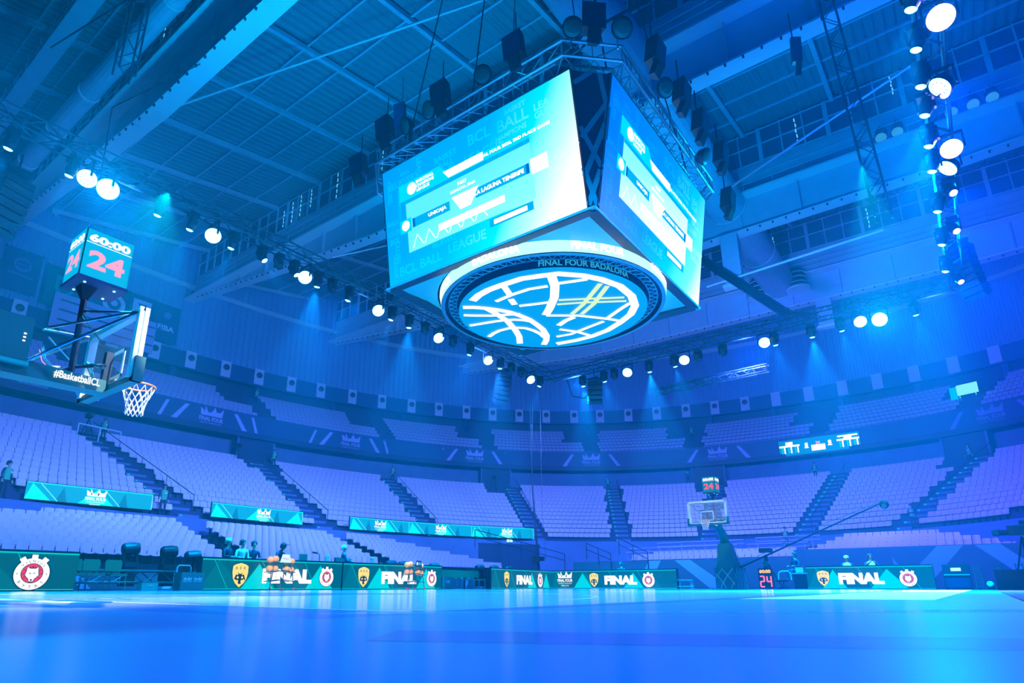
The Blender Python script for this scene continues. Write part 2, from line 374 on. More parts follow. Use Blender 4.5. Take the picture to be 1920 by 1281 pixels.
gird_lab = {1: 'nearest pale steel roof girder crossing the top left of the hall', 2: 'pale steel roof girder crossing above the near side of the hanging scoreboard', 3: 'pale steel roof girder just beyond the hanging scoreboard', 4: 'farthest pale steel roof girder, in front of the corrugated end wall'}
def zbot(x):
    a = abs(x-BX); return 25.9 if a < 20 else 25.9+(a-20)/27*3.0
def xsegs(n=14): return [XL+6+(XR-XL-10)*i/n for i in range(n+1)]
for k in (1, 2, 3, 4):
    Y = GY[k]; root = thing('roof_girder', gird_lab[k], 'girder', (BX, Y, 25.9), 'roof girders over the hall')
    g = MB(); xs = xsegs(16); V = []; 
    for x in xs: V += [(x, Y-.06, zbot(x)), (x, Y-.06, 31.3), (x, Y+.06, zbot(x)), (x, Y+.06, 31.3)]
    F = []
    for i in range(len(xs)-1):
        a = 4*i; F += [(a, a+4, a+5, a+1), (a+6, a+2, a+3, a+7)]
    g.add(V, F, 'steel'); g.build('web', root)
    g = MB()
    for i in range(len(xs)-1): g.beam((xs[i], Y, zbot(xs[i])), (xs[i+1], Y, zbot(xs[i+1])), 1.0, .12, 'flange')
    g.build('bottom_flange', root)
    g = MB(); g.box(((XL+XR)/2, Y-.5, 28.7), (XR-XL-12, 1.1, .14), 'flange'); g.build('walkway_plate', root)
    x = XL+8
    while x < XR-6:
        g = MB(); g.box((x, Y-.2, (zbot(x)+28.7)/2), (.08, .3, 28.7-zbot(x)), 'steel'); g.build('stiffener', root); x += 4.15
    g = MB(); x = XL+8
    for z in (29.3, 29.85): g.tube([(XL+8, Y-1.0, z), (XR-8, Y-1.0, z)], .03, 'steel', 5)
    while x < XR-7: g.tube([(x, Y-1.0, 28.7), (x, Y-1.0, 29.85)], .03, 'steel', 5); x += 2.1
    g.build('handrail', root)
    g = MB(); x = XL+6
    while x < XR-6:                                        # bolts along the flange edge
        g.box((x, Y-.47, zbot(x)-.12), (.09, .09, .14), 'black_metal'); x += 0.9
    b_ = g.build('bolts', root); b_['kind'] = 'stuff'
    # clerestory glazing above it
    w = MB(); w.box(((XL+XR)/2, Y+.1, 32.9), (XR-XL, .06, 3.3), 'window_dark')
    wi = struct(w, 'window_%d' % k)
    w = MB(); x = XL+4; j = 0
    while x < XR:
        w.box((x, Y, 32.85), (.10 if j % 3 else .3, .12, 3.1), 'steel'); x += 1.55; j += 1
    for z in (31.45, 33.0, 34.3): w.box(((XL+XR)/2, Y, z), (XR-XL, .1, .1 if z > 31.5 else .2), 'steel')
    w.build('mullion', wi)
    w = MB()
    for x, z0, z1 in {1: [(-24, 32, 34)], 2: [(-33.3, 31.9, 34.2), (-34.5, 31.7, 34.0), (-31.8, 32.2, 34.1), (-28.2, 31.6, 34.3), (-22.6, 31.8, 34.3), (-35.8, 31.7, 33.5), (14, 32.2, 34.2), (16.8, 32, 34)],
                      3: [(-36, 31.8, 34), (-29.5, 31.7, 34), (4.4, 31.7, 34.1), (10.6, 32.6, 34.2), (22.6, 32, 34)], 4: [(-31, 31.8, 34), (-5.8, 31.8, 33.8), (-1.2, 31.8, 34), (7, 31.8, 34)]}[k]:
        n = 5
        for q in range(n):
            za = z0+(z1-z0)*q/n; w.box((x+.03*(q % 2), Y-.08, za+.18), (.07, .03, (z1-z0)/n*.62), 'slit')
    w.build('daylight_gap', wi)
# central duct running the length of the hall through the girders
for y0, y1, w_ in ((-4.6, 11.5, 'between the two nearest girders'), (12.0, 28.1, 'behind the hanging scoreboard'), (28.6, 44.6, 'between the two farthest girders')):
    t = thing('ventilation_duct', 'wide round pale duct %s under the roof' % w_, 'duct', (-1.2, y0, 27.0), 'central ventilation duct')
    g = MB(); g.lathe([(1.5, 0), (1.5, y1-y0)], (-1.2, y0, 28.5), 'steel', 28, (0, 1, 0)); g.build('duct_shell', t, smooth=False)
    for q in (0.1, (y1-y0)/2, y1-y0-.1): g = MB(); g.lathe([(1.54, -.06), (1.54, .06)], (-1.2, y0+q, 28.5), 'flange', 28, (0, 1, 0)); g.build('seam_ring', t)
t = thing('roof_pipe', 'thick pale pipe running beside the nearest girder at top left', 'pipe', (-24, -6.6, 28.0))
g = MB(); g.tube([(-46, -7.2, 27.9), (8, -7.2, 27.9)], .55, 'steel', 16); g.build('pipe_shell', t)
g = MB(); x = -42
while x < 8: g = MB(); g.lathe([(.60, -.08), (.60, .08)], (x, -7.2, 27.9), 'flange', 16, (1, 0, 0)); g.build('pipe_collar', t); x += 5
t = thing('catwalk', 'narrow steel catwalk with railing beside the thick pipe at top left', 'catwalk', (-24, -9.4, 29.2))
g = MB(); g.box((-20, -9.3, 29.3), (54, .9, .08), 'steel'); g.build('walkway_plate', t)
g = MB(); x = -46
for z in (29.9, 30.5): g.tube([(-46, -8.85, z), (6, -8.85, z)], .03, 'steel', 5); g.tube([(-46, -9.75, z), (6, -9.75, z)], .03, 'steel', 5)
while x < 6: g.tube([(x, -8.85, 29.3), (x, -8.85, 30.5)], .03, 'steel', 5); g.tube([(x, -9.75, 29.3), (x, -9.75, 30.5)], .03, 'steel', 5); g.beam((x, -8.85, 29.3), (x+2, -8.85, 30.5), .04, .04, 'steel'); x += 2
g.build('handrail', t)
# long tension rods and the posts under the girders
for a, b, r, lb in (((-3.1, 27.4, 21.9), (8.5, 27.4, 22.4), .09, 'pale tension rod running right from the post beside the scoreboard'), ((2.5, 12, 19.0), (11.2, 12, 21.9), .06, 'long thin pale rod crossing in front of the upper right roof deck'),
                    ((-25, -3.6, 28.2), (-2, 6, 31.5), .07, 'thin pale brace across the ribbed roof deck at upper left'), ((-28, 11.6, 25.9), (-12, 24, 31), .06, 'pale brace between girders left of the scoreboard')):
    g = MB(); g.tube([a, b], r, 'flange', 8); tag(g.build('tension_rod', origin=a), lb, 'rod')
for x, y, z0, z1, lb in ((-1.2, 27.9, 21.7, 25.9, 'broad pale post under the girder beside the scoreboard'), (2.3, 44.5, 23.2, 25.9, 'short pale post under the farthest girder')):
    t = thing('hanging_post', lb, 'post', (x, y, z0)); g = MB(); g.box((x, y, (z0+z1)/2), (1.25, .5, z1-z0), 'steel'); g.build('post_shaft', t)
    g = MB(); g.box((x, y, z0-.1), (1.6, .7, .25), 'flange'); g.build('end_plate', t)
t = thing('cable_tray', 'dark bundle of cables dropping diagonally past the post right of the scoreboard', 'cable tray', (-.8, 27, 18))
for q in range(4):
    g = MB(); g.tube([(-3.9+q*.22, 27.2, 24.6), (2.0+q*.22, 27.2, 17.9)], .09, 'black_metal', 6); g.build('cable', t)
for x, z in ((-3.07, 28.4), (0.5, 28.3), ):
    t = thing('roof_fan', ('left' if x < -1 else 'right')+' round-topped roof fan beside the duct on the farthest girder', 'fan', (x, 44.0, z-1.2))
    g = MB(); g.lathe([(.75, -.9), (.75, .7), (.55, 1.0), (.1, 1.15)], (x, 43.9, z), 'black_metal', 16); g.build('fan_housing', t)
    g = MB(); g.lathe([(1.05, -1.2), (1.1, -1.05), (.8, -.8)], (x, 43.9, z), 'flange', 16); g.build('fan_rim', t)
    for q in (-.5, 0, .5): g = MB(); g.lathe([(.80, q-.04), (.80, q+.04)], (x, 43.9, z), 'flange', 16); g.build('guard_band', t)

# ------------------------------------------------------------------ artwork
def art_aek(g, fr, cx, cy_, h, o=0.02):
    k = h/2; P = lambda L: [(cx+x*k, cy_+y*k) for x, y in L]
    edge = [(-.70, .72), (-.45, .86), (0, .97), (.45, .86), (.70, .72), (.72, .2), (.62, -.3), (.4, -.66), (0, -1), (-.4, -.66), (-.62, -.3), (-.72, .2)]
    g.poly(fr, P(list(reversed([(x*1.07, y*1.05) for x, y in edge]))), 'led_ink', o); g.poly(fr, P(list(reversed(edge))), 'led_yellow', o+.004)
    for t, x in (('A', -.38), ('E', 0), ('K', .38)): g.text(fr, t, cx+x*k, cy_+.56*k, .22*k, 'led_ink', off=o+.008, bold=.01)
    bird = [(-.10, -.72), (.14, -.72), (.08, -.45), (.22, -.38), (.3, -.42), (.34, -.3), (.46, -.42), (.5, -.36), (.34, .06), (.22, -.02), (.14, .04), (.24, .22), (.16, .16), (.08, .08), (0, .1), (-.08, .08), (-.16, .16), (-.24, .24), (-.16, .04), (-.24, -.02), (-.36, .06), (-.54, -.38), (-.42, -.32), (-.34, -.44), (-.26, -.4), (-.12, -.42), (-.14, -.6)]
    g.poly(fr, P(bird), 'led_ink', o+.008)
    for s in (-1, 1): g.disc(fr, cx+s*.2*k, cy_-.2*k, .10*k, 'led_yellow', o+.011, 10)
def art_rytas(g, fr, cx, cy_, h, o=0.02):
    R = h*.435; cy_ -= h*.06
    for q, m, e in ((1.06, 'led_ink', 0), (1.0, 'led_white', .004)):
        g.disc(fr, cx, cy_, R*q, m, o+e, 36)
        for a in (-35, 0, 35):
            c_, s_ = sin(radians(a)), cos(radians(a)); x = cx+c_*R*1.06; y = cy_+s_*R*1.06; w = R*.17*q**2; t = R*.16*q**1.5
            g.poly(fr, [(x+dx*s_+dy*c_, y-dx*c_+dy*s_) for dx, dy in ((-w, -t), (w, -t), (w, t), (-w, t))], m, o+e+.001)
    g.disc(fr, cx, cy_+.04*R, R*.63, 'led_ink', o+.008, 32); g.disc(fr, cx, cy_+.04*R, R*.59, 'led_red', o+.010, 32)
    for a in (0, 30, -30, 180, 150, 210): g.strip(fr, [(cx+R*.3*cos(radians(a)), cy_+R*.3*sin(radians(a))), (cx+R*.59*cos(radians(a)), cy_+R*.59*sin(radians(a)))], R*.03, 'led_ink', o+.011)
    for x in (-.14, 0, .14): g.strip(fr, [(cx+x*R, cy_+R*.3), (cx+x*R, cy_+R*(.5 if x == 0 else .44))], R*.07, 'led_ink', o+.011)
    wolf = [(-.30, .44), (-.16, .33), (.16, .33), (.30, .44), (.33, .12), (.38, -.06), (.26, -.22), (.16, -.3), (.11, -.47), (-.11, -.47), (-.16, -.3), (-.26, -.22), (-.38, -.06), (-.33, .12)]
    g.poly(fr, [(cx+x*R*1.12, cy_+y*R*1.12) for x, y in reversed(wolf)], 'led_ink', o+.012); g.poly(fr, [(cx+x*R, cy_+y*R) for x, y in reversed(wolf)], 'led_white', o+.014)
    for s in (-1, 1): g.strip(fr, [(cx+s*.18*R, cy_+.07*R), (cx+s*.05*R, cy_+.0*R)], R*.04, 'led_ink', o+.016)
    g.disc(fr, cx, cy_-.38*R, R*.06, 'led_ink', o+.016, 8)
    for s in (-1, 1): g.disc(fr, cx+s*.82*R, cy_, R*.035, 'led_ink', o+.010, 8)
    for i, t in enumerate('VILNIUS'):
        a = radians(48-16*i); g.text(fr, t, cx+R*.80*sin(-a), cy_+R*.80*cos(a), R*.16, 'led_ink', off=o+.010, rot=a)
    for i, t in enumerate('RYTAS'):
        a = radians(-50+25*i); g.text(fr, t, cx+R*.82*sin(a), cy_-R*.82*cos(a), R*.19, 'led_ink', off=o+.010, rot=a)
def art_crown(g, fr, cx, cy_, w, m='led_white', o=0.02, small=True, mi='led_ink'):
    k = w/2; P = lambda L: [(cx+x*k, cy_+y*k) for x, y in L]
    for tri in ([(-.86, .08), (-.52, .08), (-.66, .5), (-.94, .66)], [(-.6, .08), (-.28, .08), (-.30, .34), (-.56, .84)], [(-.3, .08), (.1, .08), (.02, .3), (-.1, .4), (-.28, .34)],
                [(-.08, .08), (.4, .08), (.36, .5), (.22, .84), (-.02, .4)], [(.38, .08), (.62, .08), (.64, .46), (.38, .46)], [(.6, .08), (.86, .08), (.96, .78), (.66, .46)]): g.poly(fr, P(list(reversed(tri)) if False else tri), m, o)
    if mi:
        g.poly(fr, P([(-.5, .2), (-.38, .2), (-.48, .56)]), mi, o+.004); g.poly(fr, P([(.08, .2), (.26, .2), (.22, .58)]), mi, o+.004)
    g.text(fr, 'FINAL FOUR', cx, cy_-.18*k, .34*k, m, w*.98, o, bold=.03)
    if small:
        g.text(fr, 'BASKETBALL CHAMPIONS LEAGUE', cx, cy_-.50*k, .12*k, m, w*.86, o); g.text(fr, 'BADALONA', cx, cy_-.74*k, .14*k, m, w*.5, o)
def chevrons(g, fr, w, h, x0s, lit='led_teal', line='led_line', o=0.006):
    for x, s in x0s:     # tall lit triangles with a bright edge
        g.poly(fr, [(x-s, 0.03), (x+s, 0.03), (x, h*.86)], lit, o)
        g.strip(fr, [(x-s, .03), (x, h*.86), (x+s, .03)], .03, line, o+.003)
    x = 0.4
    while x < w-.7: g.strip(fr, [(x, h-.03), (x+.55, .05)], .018, line, o+.001); x += 1.75

# ------------------------------------------------------------------ LED boards round the court
BH = 1.0
def led_board(p, q, label, items, chev):
    """p->q left to right as seen from the court; items: (kind, centre, size)"""
    p = Vector(p); q = Vector(q); w = (q-p).length; fr = frame(p, q-p); n = fr[1].cross(fr[2])
    root = thing('led_board', label, 'advertising board', tuple((p+q)/2), 'courtside advertising boards')
    g = MB(); c = (p+q)/2-n*.16; ang = atan2((q-p).y, (q-p).x); R = Matrix.Rotation(ang, 3, 'Z')
    g.box((c.x, c.y, BH/2), (w, .30, BH), 'black', R); g.box((c.x-n.x*.02, c.y-n.y*.02, BH+.02), (w, .40, .04), 'black_metal', R); g.build('cabinet', root)
    g = MB(); g.rect(fr, .01, .03, w-.01, BH-.02, 'led_green', 0.002); 
    k = int(w/1.9)
    for i in range(k): g.poly(fr, [(w*i/k, .03), (w*(i+.55)/k, .03), (w*(i+.2)/k, BH-.03)], 'led_green2', .004)
    chevrons(g, fr, w, BH, chev); g.rect(fr, .01, BH-.055, w-.01, BH-.015, 'led_line', .008); g.rect(fr, .01, .03, w-.01, .05, 'led_teal', .008)
    g.build('screen', root)
    for kind, x, s in items:
        g = MB()
        if kind == 'aek': art_aek(g, fr, x, .49, s); g.build('club_badge', root)
        elif kind == 'rytas': art_rytas(g, fr, x, .49, s); g.build('club_badge', root)
        elif kind == 'crown': art_crown(g, fr, x, .56, s); g.build('event_logo', root)
        else: g.text(fr, 'FINAL', x, .47, .50, 'led_white', s, .02, bold=.07); g.build('lettering', root)
    return root
led_board((-10, -14.6, 0), (-10, -9.25, 0), 'green LED board with large round white wolf badge at far left', [('rytas', 4.3, .92), ('aek', .6, .8)], [(-.2+1.2, .5)])
led_board((-10, -5.72, 0), (-10, -.06, 0), 'green LED board with large FINAL behind the nearer ball rack', [('aek', 1.35, .80), ('final', 3.22, 2.05), ('rytas', 4.92, .74)], [(2.05, .62), (4.62, .6)])
led_board((-10, -.02, 0), (-10, 5.72, 0), 'green LED board reading FINAL behind the farther ball rack', [('aek', 1.05, .80), ('final', 3.05, 2.05), ('rytas', 5.05, .74)], [(1.9, .62), (4.7, .6)])
led_board((-10, 9.45, 0), (-11.2, 17.0, 0), 'green LED board reading FINAL just right of the row of chairs', [('aek', 1.7, .82), ('final', 3.9, 2.05), ('rytas', 6.0, .82)], [(4.9, .6), (6.9, .5)])
led_board((-11.2, 17.0, 0), (-3.3, 17.0, 0), 'green LED board with crown logo and FINAL beyond the far baseline', [('crown', 1.0, 1.05), ('aek', 2.95, .80), ('final', 4.62, 2.0), ('rytas', 6.3, .82)], [(2.2, .6), (5.4, .6)])
led_board((3.05, 17.0, 0), (8.05, 17.0, 0), 'green LED board reading FINAL right of the far basketball hoop', [('aek', .72, .72), ('final', 2.25, 1.8), ('rytas', 4.05, .74)], [(1.15, .5), (3.3, .7)])

# ------------------------------------------------------------------ seats
def seat_back(g, w=.44, y=.19, z0=.38, z1=.84, mt='seat'):
    V = []; n = 5
    for i in range(n):
        x = -w/2+w*i/(n-1); c = .05*(2*x/w)**2
        V += [(x, y-c, z0), (x, y+.07-c, z1-.03*(abs(2*x/w) > .9)), (x, y+.03-c, z0), (x, y+.10-c, z1-.03*(abs(2*x/w) > .9))]
    F = []
    for i in range(n-1):
        a = 4*i; F += [(a, a+4, a+5, a+1), (a+6, a+2, a+3, a+7), (a+1, a+5, a+7, a+3), (a+4, a, a+2, a+6)]
    F += [(0, 1, 3, 2), (4*n-4, 4*n-2, 4*n-1, 4*n-3)]
    return g.add(V, F, mt)
def seat_pan(g, w=.44, mt='seat'):
    V = []; n = 5
    for i in range(n):
        x = -w/2+w*i/(n-1); c = .035*(2*x/w)**2
        V += [(x, -.24, .40+c-.03), (x, -.20, .42+c), (x, .20, .38+c), (x, -.22, .35+c), (x, .20, .34+c)]
    F = []
    for i in range(n-1):
        a = 5*i; F += [(a, a+5, a+6, a+1), (a+1, a+6, a+7, a+2), (a+3, a+8, a+5, a), (a+8, a+3, a+4, a+9)]
    F += [(0, 1, 2, 4, 3), (5*n-5, 5*n-2, 5*n-1, 5*n-3, 5*n-4)]
    return g.add(V, F, mt)
def seat_proto(label, cat, group, parts, mt, w=.44, name='stadium_seat'):
    if parts:
        r = thing(name, label, cat, (0, 0, 0), group)
        g = MB(); seat_back(g, w, mt=mt); g.build('backrest', r, smooth=False)
        g = MB(); seat_pan(g, w, mt); g.build('seat_pan', r)
        g = MB(); g.box((0, .08, .17), (.07, .10, .34), 'black_metal'); g.build('bracket', r)
        return r
    g = MB(); seat_back(g, w, z0=.45, z1=.78, mt=mt); g.box((0, .17, .47), (w*.92, .10, .10), mt); g.box((0, .2, .17), (.07, .10, .34), 'black_metal')
    return tag(g.build(name), label, cat, group)
def seat_geo(mt, w=.44, pan=True):
    a, b = (.38, .84) if pan else (.45, .78)
    g = MB(); V = [(-w/2, .19, a), (w/2, .19, a), (w/2, .26, b), (-w/2, .26, b), (-w/2, .23, a), (w/2, .23, a), (w/2, .30, b), (-w/2, .30, b)]
    g.add(V, [(0, 1, 2, 3), (5, 4, 7, 6), (3, 2, 6, 7), (1, 5, 6, 2), (4, 0, 3, 7)], mt)
    if not pan: V = [(-w*.46, .12, .42), (w*.46, .12, .42), (w*.46, .12, .52), (-w*.46, .12, .52), (-w*.46, .22, .42), (w*.46, .22, .42), (w*.46, .22, .52), (-w*.46, .22, .52)]; g.add(V, [(0, 1, 2, 3), (3, 2, 6, 7), (4, 5, 1, 0)], mt); return g
    V = [(-w/2, -.22, .40), (w/2, -.22, .40), (w/2, .2, .38), (-w/2, .2, .38), (-w/2, -.22, .36), (w/2, -.22, .36), (w/2, .2, .34), (-w/2, .2, .34)]
    g.add(V, [(0, 1, 2, 3), (4, 5, 1, 0), (7, 6, 5, 4)], mt); return g
def stuff_seats(name, spots, mt, w=.44, pan=True):
    t = seat_geo(mt, w, pan); g = MB()
    for p, a in spots:
        c, s = cos(a), sin(a); g.add([(p.x+x*c-y*s, p.y+x*s+y*c, p.z+z) for x, y, z in t.v], t.f, mt)
    o = g.build(name); o['kind'] = 'stuff'; return o
ORD = ['front', 'second', 'third', 'fourth', 'fifth', 'sixth', 'seventh', 'eighth', 'ninth', 'tenth', 'eleventh', 'twelfth', 'thirteenth', 'top']
def in_view(p, m=0.03):
    d = p-CAM; c, s = cos(radians(37.5)), sin(radians(37.5)); X = d.x*c+d.y*s; Y = -d.x*s+d.y*c
    P = math.atan(351/1161); dep = Y*cos(P)+d.z*sin(P)
    if dep < .5: return None
    u = 920+1161*X/dep
    return (u, dep) if -40 < u < 1960 else None
def place_seats(spots, proto_args, name, stuffname, limit=300):
    """spots: (point, angle, label, group)"""
    vis = []
    for sp in spots:
        v = in_view(sp[0])
        if v: vis.append((v[1], sp))
    vis.sort(key=lambda t: t[0]); near = [t[1] for t in vis[:limit]]; far = [t[1] for t in vis[limit:]]
    proto = seat_proto(*proto_args[:0], near[0][2], 'seat', near[0][3], *proto_args, name=name)
    for i, (p, a, lab, grp) in enumerate(near):
        o = proto if i == 0 else copy_tree(proto)
        o.location = p; o.rotation_euler = (0, 0, a); o['label'] = lab; o['group'] = grp
    if far: stuff_seats(stuffname, [(p, a) for p, a, l, g in far], proto_args[1], proto_args[2], proto_args[0])
AIS = [-113, -96.8, -80.0, -63.2, -45.2, -29.2, -12.4, 6.0, 23.6, 41]
def near_aisle(th, d, AL, half):
    p = sup(th, d)
    for a in AL:
        if abs(a-th) < 6 and (sup(a, d)-p).length < half: return True
    return False
def section(th, AL):
    k = sum(1 for a in AL if a < th); return k
secname = {0: 'beyond the first stairway', 1: 'left of the first stairway', 2: 'between first and second stairway', 3: 'between second and third stairway', 4: 'between third and fourth stairway', 5: 'between fourth and fifth stairway', 6: 'left of the far hoop', 7: 'behind the far hoop', 8: 'behind the camera crane', 9: 'beyond the last stairway', 10: 'at the extreme right'}
lower = []
for i in range(LR):
    d = LT*i+.62; z = LZ+LD*i; th = -112.0+(i % 2)*.36
    while th < 50:
        L = (sup(th+.1, d)-sup(th, d)).length/.1; th += .478/L
        if near_aisle(th, d, AIS, .95): continue
        if i >= 11 and any(abs(v-th) < 2.0 for v in (-80, -47.2, -13.8, 21.2)): continue
        if i == 2 and th < -44 and (i, int(th)) in (): continue
        t = tang(th, d); k = section(th, AIS)
        lab = 'lilac seat, %s row, lower tier %s' % (ORD[i], secname[k])
        lower.append((sup(th, d, z), atan2(t.y, t.x), lab, '%s row lower tier seats %s' % (ORD[i], secname[k])))
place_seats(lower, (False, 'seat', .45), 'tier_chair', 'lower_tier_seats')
UAIS = [-108, -93, -77.6, -62.3, -47.5, -31.8, -15.9, 2.6, 21.0, 38]
upper = []
for i in range(UR):
    d = 16.3+UT*i+.6; z = UZ+UD*i; th = -112.0
    while th < 48:
        L = (sup(th+.1, d)-sup(th, d)).length/.1; th += .49/L
        half = 1.0 if i < 4 else 2.4
        if near_aisle(th+(1.2 if i >= 4 else 0), d, UAIS, half): continue
        t = tang(th, d); k = section(th, UAIS)
        upper.append((sup(th, d, z), atan2(t.y, t.x), 'blue plastic seat in the %s row of the balcony, %s block from the left' % (ORD[i], ORD[k]), '%s row balcony seats %s block' % (ORD[i], ORD[k])))
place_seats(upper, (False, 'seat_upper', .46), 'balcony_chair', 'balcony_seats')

# ------------------------------------------------------------------ retractable stands beside the court
stand = []
SR, ST, SZ, SD = 8, .74, 1.07, .266
def side_stand(y0, y1, label, bname, yend=None):
    root = thing('courtside_stand', label, 'stand', (-19.8, (y0+y1)/2, 0), 'fold-out stands left of the court')
    g = MB(); 
    for i in range(SR):
        ye = y1 if yend is None else y1-yend*i
        x = -19.6-ST*i; g.box((x-ST/2, (y0+ye)/2, SZ+SD*i-.06), (ST, ye-y0, .12), 'black_metal'); g.box((x-.03, (y0+ye)/2, SZ+SD*i-.2), (.05, ye-y0, .28), 'black')
    g.build('deck', root)
    g = MB(); ye = y1 if yend is None else y1
    g.box((-19.65, (y0+ye)/2, SZ/2), (.06, ye-y0, SZ), 'skirt')
    fr = frame((-19.61, y0, 0), (0, 1, 0)); yy = .8
    while yy < ye-y0-2.5: g.poly(fr, [(yy, .02), (yy+.35, .02), (yy+1.05, SZ-.05), (yy+.7, SZ-.05)], 'skirt_mark', .004); g.poly(fr, [(yy+1.9, .02), (yy+2.3, .02), (yy+1.5, SZ-.05), (yy+1.1, SZ-.05)], 'skirt_mark', .004); yy += 5.2
    g.build('skirt_banner', root)
    for i in range(SR):
        ye = y1 if yend is None else y1-yend*i
        y = y0+.35
        while y < ye-.2:
            stand.append((Vector((-19.6-ST*i-.42, y, SZ+SD*i)), pi/2, 'pale lilac shell seat in the %s row of the %s' % (ORD[i], bname), '%s row seats of the %s' % (ORD[i], bname))); y += .455
side_stand(-13.5, .85, 'stepped stand of lilac shell seats at far left above the moving lights', 'leftmost courtside stand')
side_stand(2.35, 11.4, 'stepped stand of lilac shell seats behind the scorers, below the second ribbon screen', 'middle courtside stand')
side_stand(12.7, 24.4, 'stepped stand of lilac seats with rows getting shorter upward, below the long ribbon screen', 'right-hand courtside stand', 1.2)
# right end stand
root = thing('courtside_stand', 'low stand of lilac shell seats over a dark banner with crossed stripes at right', 'stand', (8, 31.3, 0))
def front_edge(x):   # y of the lower tier wall above a given x
    q = abs(x-BX)/AX; return BY+AY*(max(0, 1-q**NE))**(1/NE)
g = MB()
for i in range(5): g.box((8.3, 31.4+.85*i+.42, 1.78+.28*i), (17.4, .85, .12), 'black_metal'); g.box((8.3, 31.4+.85*i, 1.68+.28*i), (17.4, .05, .28), 'black')
g.build('deck', root)
g = MB(); g.box((8.3, 31.25, 1.27), (17.4, .08, 2.54), 'skirt'); fr = frame((-.4, 31.2, 0), (1, 0, 0))
for x in (8.9,): g.poly(fr, [(x-3.2, .02), (x-1.7, .02), (x+.55, 2.5), (x-.75, 2.5)], 'skirt_mark', .004); g.poly(fr, [(x+3.7, .02), (x+4.9, .02), (x+2.3, 2.5), (x+1.1, 2.5)], 'skirt_mark', .004)
g.poly(fr, [(5.8, .9), (6.4, .5), (6.7, .9), (6.2, 1.1), (5.7, 1.9)], 'skirt_mark', .006)
g.build('skirt_banner', root)
for i in range(5):
    x = .1 if i else .1
    x += .45*(4-i)*0
    while x < 16.8:
        if 31.4+.85*i+.9 < front_edge(x)+.35 and x > .2+.5*i:
            stand.append((Vector((x, 31.4+.85*i+.5, 1.84+.28*i)), 0.0, 'pale lilac shell seat in the %s row of the stand at right' % ORD[i], '%s row seats of the right-hand end stand' % ORD[i]))
        x += .46
# a short stack of seats under the press desks behind the far hoop
for i in range(2):
    x = -12.6+1.5*i
    while x < -.6:
        stand.append((Vector((x, 31.8+.85*i, 1.78+.22*i)), 0.0, 'pale lilac shell seat in the %s row below the press desks' % ORD[i], '%s row seats below the press desks' % ORD[i])); x += .47
place_seats(stand, (True, 'seat', .415), 'shell_seat', 'courtside_stand_seats')
root = thing('press_platform', 'low dark stepped platform with a crossed-stripe banner behind the far hoop', 'platform', (-9, 31.3, 0))
g = MB(); g.box((-9.2, 32.1, 1.7), (17.2, 1.7, .12), 'black_metal'); g.box((-7, 33.7, 1.95), (12, 2.2, .25), 'black_metal'); g.build('deck', root)
g = MB(); g.box((-9.2, 31.2, 1.05), (17.2, .08, 2.08), 'skirt'); fr = frame((-17.8, 31.15, 0), (1, 0, 0))
for x in (8.5,): g.poly(fr, [(x-2.9, .02), (x-1.9, .02), (x-.7, 2.05), (x-1.7, 2.05)], 'skirt_mark', .004); g.poly(fr, [(x+2.9, .02), (x+4.4, .02), (x+1.6, 2.05), (x+.4, 2.05)], 'skirt_mark', .004)
g.build('skirt_banner', root)
def press_desk(x0, x1, y, z, label):
    t = thing('press_desk', label, 'desk', ((x0+x1)/2, y, z), 'press desks behind the far hoop')
    g = MB(); g.box(((x0+x1)/2, y, z+1.06), (x1-x0, .45, .07), 'fascia_mark'); g.build('desk_top', t)
    g = MB(); g.box(((x0+x1)/2, y-.2, z+.78), (x1-x0, .04, .06), 'fascia_mark'); g.build('crossbar', t)
    x = x0+.1
    while x < x1:
        g = MB(); g.box((x, y, z+.52), (.07, .07, 1.04), 'fascia_mark'); g.build('leg', t); x += 1.9
press_desk(-13.8, -4.6, 33.1, 2.08, 'long pale press desk on thin legs left of the far hoop, front row')
press_desk(-11.4, -4.4, 34.2, 2.5, 'long pale press desk behind the front press desk, left of the far hoop')
press_desk(-3.9, .3, 33.1, 2.08, 'pale press desk on thin legs just right of the far hoop')
press_desk(-3.6, .9, 34.3, 2.6, 'raised pale press desk right of the far hoop, back row')

# ------------------------------------------------------------------ hanging scoreboard
JX, JY = -.25, -.10
root = thing('hanging_scoreboard', 'huge four-sided video scoreboard hung over centre court with a round lit underside', 'scoreboard', (JX, JY, 8.9))
SW, Z0, SH, TL_ = 3.6, 9.40, 3.92, .62
grad_screen('screen_left', [(0, (0.0, 0.30, 0.90)), (.55, (0.0, 0.40, 1.0)), (.76, (0.0, 0.78, 1.0)), (.89, (0.45, 1, 1)), (1, (1, 1, 1))], (0.80, 0, -0.50), -5.3, 1.9)  # ramps whiten to one side: picture colour plus painted viewing-angle brightening
grad_screen('screen_right', [(0, (0.0, 0.13, 0.85)), (.5, (0.0, 0.26, 0.92)), (.72, (0.0, 0.55, 1.0)), (.88, (0.15, 0.95, 1.0)), (1, (1, 1, 1))], (0, 0.80, -0.50), -5.3, 2.5)
grad_screen('words_left', [(0, (0.0, 0.44, 0.98)), (.55, (0.0, 0.58, 1.0)), (.76, (0.15, 0.97, 1.0)), (.86, (0.75, 1, 1)), (1, (.70, .95, 1))], (0.80, 0, -0.50), -5.3, 2.5)
grad_screen('words_right', [(0, (0.0, 0.20, 0.92)), (.5, (0.0, 0.36, 1.0)), (.72, (0.05, 0.72, 1.0)), (.88, (0.4, 1.0, 1.0)), (1, (.8, 1, 1))], (0, 0.80, -0.50), -5.3, 2.5)
grad_screen('panel_grad', [(0, (0.10, 0.80, 1.0)), (.5, (0.25, 0.92, 1.0)), (1, (1, 1, 1))], (0.25, 0.25, -0.8), -3.3, 0.3)
